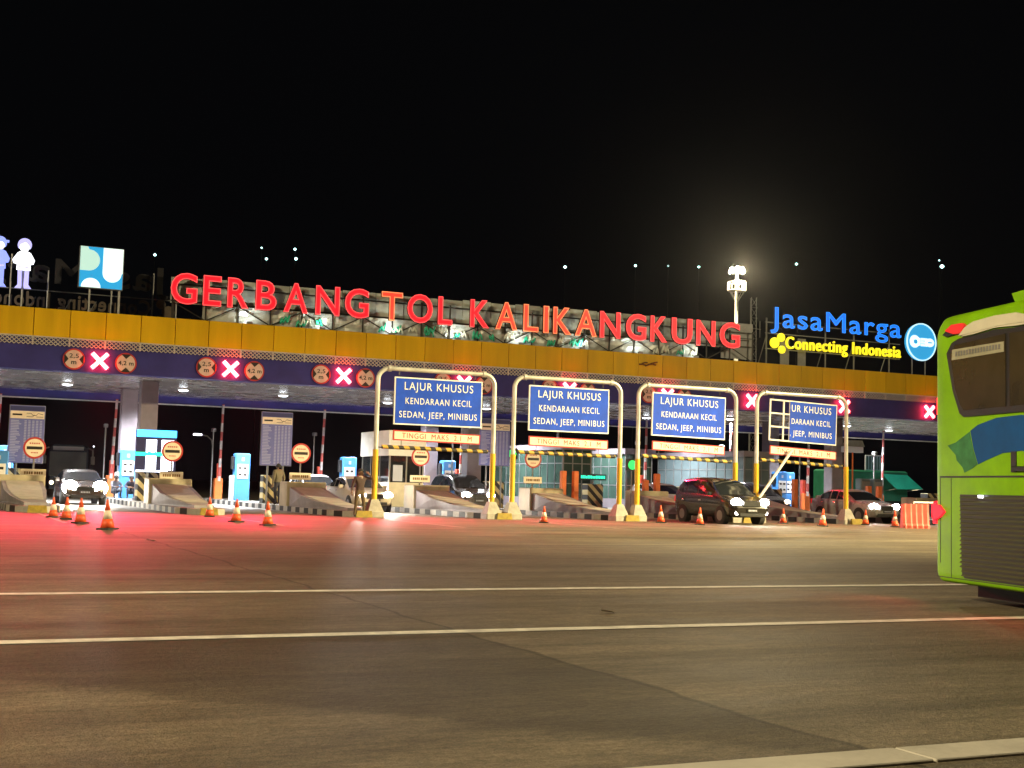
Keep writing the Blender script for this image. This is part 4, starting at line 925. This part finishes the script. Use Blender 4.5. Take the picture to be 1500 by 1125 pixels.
SEDB = [(0, .70), (1.1, .93), (4.42, 1.0)]
HAT = [(0, .58), (.06, .72), (.3, .84), (.95, 1.0), (1.3, 1.2), (1.75, 1.46), (2.1, 1.53), (2.9, 1.54), (3.5, 1.44), (3.8, 1.1), (3.85, .85)]
HATB = [(0, .70), (.95, .97), (3.85, 1.02)]
black = paint('black_paint', (.018, .015, .013)); dark = paint('dark_bronze_paint', (.05, .035, .028)); whitep = paint('white_car_paint', (.72, .72, .74)); silverp = paint('silver_paint', (.36, .35, .34), .28); cream = paint('cream_car_paint', (.58, .50, .38)); bluish = paint('dark_blue_paint', (.03, .05, .09))
def nose(name, label, cat, x, y, rz, *a, **k): return car(name, label, cat, (x, y, .006), rz, *a, **k)
nose('people_carrier', 'black people carrier with blazing headlamps leaving below the third gantry', 'car', 28.05, 40.0, math.radians(-2), black, 4.42, 1.76, MPV, MPVB, hl=.80, fog=True, beam=.8)
nose('silver_car', 'silver car with bright headlamps right of the damaged sign gantry', 'car', 38.15, 44.4, 0, silverp, 4.3, 1.74, SED, SEDB, hl=.70, beam=.6)
nose('saloon_car', 'dark bronze saloon with one glaring headlamp under the leftmost blue sign', 'car', 23.05, 54.0, 0, dark, 4.42, 1.78, MPV, MPVB, hl=.74, beam=1)
nose('white_car', 'white car behind the man in the olive jacket', 'car', 16.7, 56.8, 0, whitep, 4.0, 1.74, HAT, HATB, hl=.70, beam=1.4)
nose('cream_car', 'pale cream car dazzling behind the man shading his eyes', 'car', 16.75, 50.0, 0, cream, 4.42, 1.74, SED, SEDB, hl=.68, beam=1.4)
nose('white_hatchback', 'small white car half hidden behind the black people carrier', 'car', 31.5, 50.3, 0, whitep, 3.85, 1.7, HAT, HATB, hl=.68, beam=.3, lit='dim')
nose('dark_car', 'dark car waiting behind the silver car', 'car', 38.0, 52.0, 0, bluish, 4.42, 1.76, MPV, MPVB, hl=.75, beam=False, lit='dim')
nose('oncoming_car', 'car hidden in its own dazzling headlamp glare in the left lane', 'car', 6.1, 55.0, 0, dark, 4.3, 1.74, SED, SEDB, hl=.68, beam=.7, hlw=.30, hlh=.28)
# dark coach behind the gate
t = thing('coach', 'dark coach seen through the gate left of the first raised barrier arm', 'bus', (8.2, 84, .0), math.radians(0))
f = MB(); f.bbox(-1.2, 1.2, 0, 10, .35, 3.1, .18); f.build('body', bluish, t)
f = MB(); f.bbox(-1.08, 1.08, -.03, -.002, 1.15, 2.65, .02); f.build('windscreen', M['greyglass'], t)
f = MB(); f.box(-.9, .9, -.03, -.004, 2.75, 2.98); f.build('route_panel', M['tarpale'], t)
for s_ in (-1, 1):
    f = MB(); f.tube([(s_ * 1.15, 0, 2.9), (s_ * 1.4, -.25, 2.8), (s_ * 1.42, -.3, 2.2)], .05, 6); f.bbox(s_ * 1.42 - .12, s_ * 1.42 + .12, -.36, -.26, 1.9, 2.4, .03); f.build('wing_mirror', M['gsteel'], t)
    f = MB(); f.disc(s_ * .9, .75, .13, -.02, -.001, 14); f.build('headlight', M['dim'], t)
    for ya in (2.2, 7.5):
        f = MB(); f.tube([(s_ * .95, ya, .48), (s_ * 1.21, ya, .48)], .48, 18); f.build('wheel', M['rubber'], t)
# green tarpaulin truck on the right
t = thing('covered_truck', 'truck under green canvas with a bright teal flap, far right beyond the gate', 'truck', (59.0, 66, 0), 0)
f = MB(); f.bbox(-3.2, 3.0, 4.0, 6.5, .9, 2.95, .1); f.build('cargo_cover', M['greentarp'], t)
f = MB(); vs = [(.2, 3.4, 2.72), (2.3, 3.3, 2.68), (3.3, 2.9, 1.75), (1.1, 3.0, 1.72)]; f.add(vs + [(x, y + .06, z - .02) for x, y, z in vs], [(3, 2, 1, 0), (4, 5, 6, 7), (0, 1, 5, 4), (1, 2, 6, 5), (2, 3, 7, 6), (3, 0, 4, 7)]); f.build('raised_flap', M['tealtarp'], t)
f = MB(); f.bbox(-3.1, 2.9, 4.1, 6.4, .6, .899, .03); f.build('flatbed', M['dsteel'], t)
f = MB(); f.tube([(1.1, 3.0, 1.72), (1.0, 4.0, 1.6)], .03, 5); f.tube([(3.3, 2.9, 1.75), (2.9, 4.0, 1.6)], .03, 5); f.build('flap_stay', M['gsteel'], t)
for x in (-2.2, 2.1):
    for ya in (4.3, 6.0):
        f = MB(); f.tube([(x - .0, ya, .46), (x + .26, ya, .46)], .46, 18); f.build('wheel', M['rubber'], t)
lamp('flap_lamp', 'SPOT', (1.6, -2, 3.6), 220, (.9, 1, .95), t, .1, (1.8, 3, 2.2), 50, .5)
t = thing('guard_sign', 'small pale sign box with a dark roof on a thin post beyond the rightmost gantry', 'sign', (45.5, 55.6, .2))
f = MB(); f.bbox(-.62, .62, -.05, .3, 3.3, 3.62, .02); f.build('sign_box', M['tarpale'], t)
f = MB(); f.prism([(-.66, 3.62), (.66, 3.62), (.5, 3.95), (-.2, 3.95)], -.1, .35); f.build('roof', M['gsteel'], t)
f = MB(); f.tube([(0, .1, 0), (0, .1, 3.3)], .045, 6); f.build('post', M['orange'], t)
t = thing('slatted_board', 'pale slatted board on posts above the teal truck flap', 'information board', (60.7, 72, 0))
f = MB(); f.bbox(-.8, .8, -.05, .05, 2.95, 4.05, .02); f.build('panel', M['tarpale'], t)
f = MB()
for j in range(6): f.box(-.72 + j * .25, -.72 + j * .25 + .13, -.075, -.051, 3.05, 3.98)
f.build('slats', M['greyglass'], t)
f = MB(); f.tube([(-.5, 0, 0), (-.5, 0, 3)], .05, 6); f.tube([(.5, 0, 0), (.5, 0, 3)], .05, 6); f.build('post', M['gsteel'], t)
for x, w_, lab in ((46.9, .42, 'left grey cabinet of the pair behind the red plastic barrier'), (47.75, .40, 'right grey cabinet of the pair behind the red plastic barrier')):
    t = thing('control_cabinet', lab, 'cabinet', (x - 1.4, 54.6, .2), 0, 'grey control cabinets')
    f = MB(); f.bbox(-w_ + .1, w_ - .1, 0, .5, 0, 1.9, .04); f.build('body', M['greyglass'], t)
    f = MB(); f.bbox(-w_ + .16, w_ - .16, -.015, -.002, .15, 1.75, .01); f.build('door', M['gsteel'], t)

# ------------------------------------------------------------------ the green bus
hd = Vector((.976375, -.216083, 0)); rz = math.atan2(hd.y, hd.x) - math.pi / 2
bus = thing('city_bus', 'lime green bus seen from behind at the right edge with engine grille and blue swoosh', 'bus', (10.385, 10.37, 0), rz)
def rrect(w, z0, z1, rt, rb):
    P = []
    for cx, cz, r, a0 in ((w - rt, z1 - rt, rt, 0), (-w + rt, z1 - rt, rt, 90), (-w + rb, z0 + rb, rb, 180), (w - rb, z0 + rb, rb, 270)):
        for i in range(7): a = math.radians(a0 + 90 * i / 6); P.append((cx + r * math.cos(a), cz + r * math.sin(a)))
    return P
f = MB(); vs = []; fs = []
ST = [(0, .10, .24, 3.16), (.012, .06, .225, 3.19), (.05, .025, .21, 3.225), (.12, .006, .2, 3.25), (.3, 0, .2, 3.26), (5, 0, .25, 3.26), (10.6, 0, .25, 3.26), (10.9, .06, .3, 3.2)]
for y, ins, z0, z1 in ST: vs += [(x, y, z) for x, z in rrect(1.27 - ins, z0, z1, .22, .12)]
n = 28
for i in range(len(ST) - 1):
    for j in range(n): q = (j + 1) % n; fs.append((i * n + j, (i + 1) * n + j, (i + 1) * n + q, i * n + q))
fs.append(tuple(range(n))); fs.append(tuple(range((len(ST) - 1) * n, len(ST) * n))[::-1])
f.add(vs, fs); o = f.build('body', M['lime'], bus); 
import bmesh
bm = bmesh.new(); bm.from_mesh(o.data); bmesh.ops.recalc_face_normals(bm, faces=bm.faces); bm.to_mesh(o.data); bm.free(); smooth_by_angle(o, 35)
WP = [(-.97, 2.80), (-.86, 2.91), (-.72, 2.945), (-.34, 2.95), (0, 2.97), (.34, 2.95), (.72, 2.945), (.86, 2.91), (.97, 2.80), (.88, 2.36), (.78, 2.12), (.70, 2.06), (-.62, 2.06), (-.70, 2.10), (-.84, 2.36)]
f = MB(); f.prism(WP, -.016, .02); f.build('window_surround', M['plastic'], bus)
f = MB(); f.prism([(-.88, 2.78), (-.78, 2.88), (.2, 2.90), (.2, 2.13), (-.60, 2.13), (-.68, 2.2), (-.78, 2.38)], -.022, -.0165); f.prism([(.27, 2.9), (.78, 2.88), (.88, 2.78), (.78, 2.38), (.68, 2.13), (.27, 2.13)], -.022, -.0165); p = f.build('rear_window', M['busglass'], bus)
f = MB(); f.prism([(-.83, 2.83), (.18, 2.82), (.18, 2.71), (-.84, 2.71)], -.028, -.0225); q = f.build('sticker', M['sticker'], p)
f = MB()
for j in range(16): f.box(-.76 + j * .056, -.76 + j * .056 + .034, -.031, -.0285, 2.745, 2.80)
f.build('sticker_marks', M['gsteel'], q) if False else f.build('printed_marks', M['gsteel'], p)
f = MB(); f.prism([(-.70, 2.975), (-.56, 3.06), (-.40, 3.10), (0, 3.115), (.40, 3.10), (.56, 3.06), (.70, 2.975), (.4, 2.99), (.05, 3.0), (-.3, 2.985)], -.03, .03); f.prism([(-.66, 2.96), (-.4, 2.962), (-.05, 2.985), (.05, 2.985), (.4, 2.962), (.66, 2.96), (.5, 3.0), (-.5, 3.0)], -.024, .02); f.build('white_swoosh', M['busw'], bus)
for s_ in (-1, 1):
    f = MB(); f.prism([(s_ * .98, 3.06), (s_ * .84, 3.115), (s_ * .62, 3.11), (s_ * .56, 3.075), (s_ * .66, 3.0), (s_ * .8, 3.005)], -.034, .03); f.build('upper_tail_lamp', M['taildim'], bus)
    f = MB(); f.prism([(s_ * .985, 3.055), (s_ * .8, 3.0), (s_ * .97, 2.99), (s_ * 1.05, 3.02)], -.02, .03); f.build('lamp_surround', M['plastic'], bus)
    f = MB(); f.prism([(s_ * 1.27, 1.08), (s_ * 1.12, 1.075), (s_ * 1.01, 1.0), (s_ * 1.10, .94), (s_ * 1.24, .90), (s_ * 1.27, .94)], -.03, .05); f.bbox(min(s_ * 1.2, s_ * 1.31), max(s_ * 1.2, s_ * 1.31), .0, .2, .86, 1.12, .02); f.build('tail_lamp', M['tail'], bus)
    f = MB(); f.bbox(min(s_ * 1.21, s_ * 1.285), max(s_ * 1.21, s_ * 1.285), .03, .2, 2.12, 2.33, .02); f.build('side_marker', M['tail'], bus)
f = MB(); f.prism([(-.50, 1.9), (-.35, 1.96), (0, 2.02), (.45, 2.03), (.8, 1.98), (.8, 1.6), (.45, 1.66), (.1, 1.64), (-.2, 1.57), (-.35, 1.53), (-.44, 1.7)], -.0045, -.001); f.build('blue_swoosh', M['busblue'], bus)
f = MB(); f.prism([(-.97, 1.75), (-.8, 1.78), (-.515, 1.89), (-.455, 1.7), (-.365, 1.53), (-.45, 1.49), (-.62, 1.44), (-.66, 1.5), (-.78, 1.58), (-.8, 1.64)], -.0045, -.001)
f.build('teal_tail', M['busteal'], bus)
f = MB(); f.box(-1.13, 1.13, -.004, .02, 1.385, 1.405); f.box(-1.13, -1.12, -.003, .02, .42, 1.384); f.box(1.12, 1.13, -.003, .02, .42, 1.384); f.build('panel_seam', M['plastic'], bus)
f = MB(); f.prism([(.27, 1.44), (.27, 1.655), (.36, 1.655), (.36, 1.44)], -.012, .01); f.bbox(.3, .6, -.03, -.0125, 1.45, 1.5, .01); f.build('latch_recess', M['plastic'], bus)
f = MB(); f.prism([(-.71, 1.2), (.71, 1.2), (.71, .28), (-.62, .28), (-.67, .32)], -.006, .02); gr = f.build('engine_grille', M['plastic'], bus)
f = MB(); n = 19
for j in range(n):
    z = .31 + j * .0475; x0_ = -.66 if z < .4 else -.69
    f.add([(x0_, -.007, z), (.69, -.007, z), (.69, -.007, z + .014), (x0_, -.007, z + .014), (x0_, -.024, z - .008), (.69, -.024, z - .008), (.69, -.024, z + .002), (x0_, -.024, z + .002)], [(4, 5, 6, 7), (7, 6, 2, 3), (0, 1, 5, 4), (0, 4, 7, 3), (1, 2, 6, 5)])
f.build('slats', M['busslat'], gr)
f = MB(); f.bbox(-.30, -.21, -.04, -.027, 1.165, 1.195, .01); f.build('licence_lamp', M['farw'], bus)
f = MB(); f.bbox(-.75, .75, 1.6, 3.8, 3.255, 3.36, .05); f.build('roof_unit', M['lime'], bus)
f = MB(); f.prism([(.16, 3.25), (.9, 3.25), (.9, 3.37), (.10, 3.35)], .12, .26); f.build('roof_spoiler', M['lime'], bus)
for s_ in (-1, 1): lamp('tail_glow', 'SPOT', (s_ * 1.18, -.10, .98), 45, (1, .03, .05), bus, .06, (s_ * 1.18, -3, -.8), 110, 1)
f = MB(); f.box(-1.2, 1.2, -.0035, .02, .262, .27); f.box(-.9, -.892, -.0035, .02, .27, 1.38); f.box(.892, .9, -.0035, .02, .27, 1.38); f.build('bumper_seam', M['plastic'], bus)
f = MB(); f.box(-.85, 1.0, .3, 2.4, .06, .24); f.build('underbody', M['rubber'], bus)
f = MB(); f.box(-.3, 1.1, .55, .57, .03, .3); f.build('mud_flap', M['rubber'], bus)
for ya in (2.4, 8.6):
    for s_ in (-1, 1):
        f = MB(); f.tube([(s_ * .85, ya, .48), (s_ * 1.22, ya, .48)], .48, 24); w_ = f.build('wheel', M['rubber'], bus)
        f = MB(); f.tube([(s_ * 1.221, ya, .48), (s_ * 1.25, ya, .48)], .28, 18); f.build('rim', M['gsteel'], w_)
for s_ in (-1, 1):
    f = MB(); f.box(min(s_ * 1.255, s_ * 1.276), max(s_ * 1.255, s_ * 1.276), .8, 10.2, 1.55, 2.75); f.build('side_window', M['busglass'], bus)

# ------------------------------------------------------------------ people
def person(label, loc, rz, J, cols, R=None, sit=False, hair=True, scale=1, coat=0):
    # J: joint positions in metres, feet at z = 0, facing -y
    t = thing('person', label, 'person', loc, rz)
    names = ['pelvis', 'waist', 'chest', 'neck', 'head', 'crown', 'sl', 'el', 'wl', 'hl', 'sr', 'er', 'wr', 'hr', 'pl', 'kl', 'al', 'tl', 'pr', 'kr', 'ar', 'tr']
    rad = dict(pelvis=.155, waist=.135, chest=.165, neck=.055, head=.09, crown=.075, sl=.07, el=.047, wl=.03, hl=.038, sr=.07, er=.047, wr=.03, hr=.038, pl=.095, kl=.06, al=.042, tl=.04, pr=.095, kr=.06, ar=.042, tr=.04)
    if coat: rad.update(pelvis=.17, waist=.16, chest=.185, sl=.085, el=.065, sr=.085, er=.065)
    E_ = [('pelvis', 'waist'), ('waist', 'chest'), ('chest', 'neck'), ('neck', 'head'), ('head', 'crown'), ('chest', 'sl'), ('sl', 'el'), ('el', 'wl'), ('wl', 'hl'), ('chest', 'sr'), ('sr', 'er'), ('er', 'wr'), ('wr', 'hr'), ('pelvis', 'pl'), ('pl', 'kl'), ('kl', 'al'), ('al', 'tl'), ('pelvis', 'pr'), ('pr', 'kr'), ('kr', 'ar'), ('ar', 'tr')]
    me = bpy.data.meshes.new('body'); idx = {k_: i for i, k_ in enumerate(names)}
    me.from_pydata([J[k_] for k_ in names], [(idx[a], idx[b_]) for a, b_ in E_], []); me.update()
    o = bpy.data.objects.new('body', me); COL.objects.link(o)
    sk = o.modifiers.new('skin', 'SKIN'); sk.use_smooth_shade = True
    for i, k_ in enumerate(names):
        v = me.skin_vertices[0].data[i]; r = rad[k_]; v.radius = (r, r * (.8 if k_ in ('chest', 'waist', 'pelvis') else 1)); v.use_root = (k_ == 'pelvis')
    sb = o.modifiers.new('sub', 'SUBSURF'); sb.levels = 2; sb.render_levels = 2
    bpy.context.view_layer.update(); m2 = eval_mesh(o)
    # fingers, nose, ears joined into the same mesh
    f = MB(); f.v = [tuple(v.co) for v in m2.vertices]; f.f = [tuple(p.vertices) for p in m2.polygons]; f.mi = [0] * len(f.f); nb = len(f.v); nf = len(f.f)
    for s_ in 'lr':
        w_, h_ = Vector(J['w' + s_]), Vector(J['h' + s_]); d = (h_ - w_).normalized(); sd = d.cross(Vector((0, 1, 0))); sd = sd.normalized() if sd.length > .1 else Vector((1, 0, 0)); pn = d.cross(sd)
        for j, ln in enumerate((.070, .08, .076, .058)):
            b0 = h_ + sd * (-.027 + j * .018) + d * .01; f.tube([b0, b0 + d * ln * .55 + pn * .004, b0 + d * ln + pn * .022], .0095, 6, .0065)
        b0 = w_ + d * .03 - sd * .028; f.tube([b0, b0 + d * .03 - sd * .022, b0 + d * .06 - sd * .026 + pn * .012], .011, 6, .008)
    hd_, cr = Vector(J['head']), Vector(J['crown']); up = (cr - hd_).normalized(); fd = Vector(J.get('face', (0, -1, 0))).normalized(); sd = up.cross(fd).normalized()
    f.tube([hd_ + fd * .082 + up * .045, hd_ + fd * .104 + up * .012, hd_ + fd * .085 + up * .004], .012, 6)
    for s_ in (-1, 1): f.tube([hd_ + sd * s_ * .088 + up * .045, hd_ + sd * s_ * .1 + up * .03, hd_ + sd * s_ * .088 - up * .002], .014, 6, .01)
    me3 = bpy.data.meshes.new('body'); me3.from_pydata(f.v, [], f.f)
    for q in cols: me3.materials.append(q)
    nk = Vector(J['neck']); wz = J['pelvis'][2]
    hips = Vector(J['pelvis'])
    segs = [(a, b_) for a, b_ in E_]
    def nearest(c):
        best = None
        for a, b_ in segs:
            A, B = Vector(J[a]), Vector(J[b_]); ab = B - A; tt = max(0, min(1, (c - A).dot(ab) / max(1e-9, ab.length_squared))); dd = (c - A - ab * tt).length - rad[a]
            if best is None or dd < best[0]: best = (dd, a, b_, tt)
        return best
    for p in me3.polygons:
        c = p.center; bd, a, b_, tt = nearest(c)
        if p.index >= nf: k_ = 2
        elif b_ in ('head', 'crown') or (b_ == 'neck' and tt > .6): k_ = 2
        elif b_[0] == 'h' or (b_[0] == 'w' and b_ in ('wl', 'wr') and tt > .85): k_ = 2
        elif b_[0] in 'pka' and b_ in ('pl', 'pr', 'kl', 'kr', 'al', 'ar'): k_ = 1 if c.z < J['pelvis'][2] + .02 else 0
        elif b_ in ('tl', 'tr'): k_ = 3
        else: k_ = 0 if c.z > J['pelvis'][2] - .05 or sit else 1
        p.material_index = k_; p.use_smooth = True
    ob = bpy.data.objects.new('body', me3); COL.objects.link(ob); ob.parent = t
    # hair cap and eyes
    f = MB(); n_ = 16; rows = 7; vs = []; fs = []
    for i in range(rows + 1):
        th = math.radians(4 + 92 * i / rows)
        for j in range(n_):
            ph = 2 * math.pi * j / n_; back = math.cos(ph); thh = th * (1.0 + .22 * max(0, -back) - .25 * max(0, back)); rr = .106
            p = hd_ + up * .045 + up * math.cos(thh) * rr * 1.12 + (fd * math.cos(ph) + sd * math.sin(ph)) * math.sin(thh) * rr; vs.append(p)
    for i in range(rows):
        for j in range(n_): q = (j + 1) % n_; fs.append((i * n_ + j, (i + 1) * n_ + j, (i + 1) * n_ + q, i * n_ + q))
    fs.append(tuple(range(n_))); f.add(vs, fs); f.build('hair', M['rubber'], t, True)
    f = MB()
    for s_ in (-1, 1): c = hd_ + fd * .088 + sd * s_ * .033 + up * .035; f.tube([c, c + fd * .006], .009, 8)
    c = hd_ + fd * .084 - up * .03; f.tube([c - sd * .022, c + fd * .004, c + sd * .022], .005, 5); f.build('face_marks', M['rubber'], t)
    t.scale = (scale,) * 3
    return t
skin = mat('brown_skin', (.17, .085, .05), .55); olive = mat('olive_jacket', (.15, .13, .085), .8, noise=.2, nscale=6, bump=.3, bscale=12); darkt = mat('dark_trousers', (.03, .032, .05), .85, noise=.2, nscale=8, bump=.2, bscale=12)
shirt = mat('brown_shirt', (.05, .026, .022), .85, noise=.2, nscale=6, bump=.3, bscale=12); pants = mat('khaki_trousers', (.09, .06, .03), .85, noise=.2, nscale=6); shoe = mat('dark_shoe', (.015, .014, .013), .5); grey = mat('grey_shirt', (.12, .12, .14), .85, noise=.2)
base = dict(pelvis=(0, 0, .92), waist=(0, 0, 1.08), chest=(0, .01, 1.28), neck=(0, .0, 1.45), head=(0, -.01, 1.53), crown=(0, 0, 1.61),
            sl=(-.19, .01, 1.36), el=(-.25, .03, 1.08), wl=(-.24, -.03, .85), hl=(-.235, -.05, .78), sr=(.19, .01, 1.36), er=(.25, .03, 1.08), wr=(.24, -.03, .85), hr=(.235, -.05, .78),
            pl=(-.10, 0, .86), kl=(-.11, -.01, .47), al=(-.12, .02, .09), tl=(-.13, -.14, .04), pr=(.10, 0, .86), kr=(.12, -.02, .47), ar=(.13, .02, .09), tr=(.14, -.14, .04))
J1 = dict(base); J1.update(wl=(-.31, -.06, .86), hl=(-.33, -.08, .79), el=(-.29, .03, 1.1), kl=(-.09, -.02, .47), al=(-.10, .0, .09), tl=(-.12, -.13, .04), kr=(.10, -.05, .48), ar=(.11, .06, .09), tr=(.1, -.09, .04), head=(-.01, -.02, 1.53), face=(-.5, -.8, 0))
person('man in an olive jacket standing on the toll island by a striped block', (13.25, 52.0, .2), math.radians(-155), J1, [olive, darkt, skin, shoe], coat=1)
J2 = dict(base); J2.update(er=(.42, -.08, 1.33), wr=(.24, -.19, 1.50), hr=(.17, -.185, 1.545), sr=(.19, .0, 1.37), el=(-.27, .04, 1.10), wl=(-.33, -.03, .88), hl=(-.34, -.05, .81), kl=(-.15, -.02, .47), al=(-.19, .0, .09), tl=(-.22, -.13, .04), kr=(.16, -.03, .47), ar=(.2, .03, .09), tr=(.23, -.1, .04), crown=(0, -.02, 1.61), head=(0, -.03, 1.53), face=(.2, -1, 0))
person('man in a brown shirt raising one hand to his brow beside the second island tip', (13.75, 42.7, .006), math.radians(12), {**J2, **{}}, [shirt, pants, skin, shoe], scale=.985)
def crouch(dx=0):
    J = dict(base); J.update(pelvis=(0, .05, .34), waist=(0, .03, .48), chest=(0, -.03, .66), neck=(0, -.06, .82), head=(0, -.09, .90), crown=(0, -.08, .98), sl=(-.18, -.03, .72), sr=(.18, -.03, .72), el=(-.25, -.22, .54), er=(.25, -.22, .54), wl=(-.1, -.38, .52), wr=(.1, -.38, .5), hl=(-.05, -.42, .53), hr=(.05, -.42, .52),
                            pl=(-.1, .03, .3), pr=(.1, .03, .3), kl=(-.15, -.33, .46), kr=(.15, -.33, .46), al=(-.14, -.26, .09), ar=(.14, -.26, .09), tl=(-.15, -.4, .04), tr=(.15, -.4, .04), face=(0, -1, 0)); return J
person('left one of two men crouching in front of the blue pay machine, pale shirt', (8.0, 60.6, .2), math.radians(15), crouch(), [grey, darkt, skin, shoe], sit=True)
person('right one of two men crouching in front of the blue pay machine, dark shirt', (8.66, 60.3, .2), math.radians(-10), crouch(), [darkt, darkt, skin, shoe], sit=True)

# ------------------------------------------------------------------ litter on the asphalt
for x, y, r, lab in ((3.9, 24.4, .09, 'small white paper scrap on the ground before the nearest left cone'), (17.2, 15.6, .09, 'small white paper scrap beyond the far road line, centre right'), (5.9, 10.7, .06, 'small white paper scrap between the two road lines')):
    t = thing('paper_scrap', lab, 'litter', (x, y, .006), random.uniform(0, 3), 'white paper scraps on the asphalt')
    f = MB(); f.add([(-r, -r * .6, 0), (r, -r * .7, .01), (r * 1.1, r * .6, .035), (-r * .8, r * .7, .02), (0, 0, .012)], [(0, 1, 4), (1, 2, 4), (2, 3, 4), (3, 0, 4)]); f.build('paper', M['white'], t)

# ------------------------------------------------------------------ night air
hz = MB(); hz.box(-70, 240, -14, 230, -1, 62)
HM = bpy.data.materials.new('night_air'); HM.use_nodes = True; nt = HM.node_tree; nt.nodes.remove(nt.nodes['Principled BSDF'])
pv = nt.nodes.new('ShaderNodeVolumePrincipled'); pv.inputs['Color'].default_value = (.9, .9, .95, 1); pv.inputs['Density'].default_value = .00005; pv.inputs['Anisotropy'].default_value = .92
nt.links.new(pv.outputs[0], nt.nodes['Material Output'].inputs['Volume'])
tag(hz.build('haze', HM), kind='stuff')
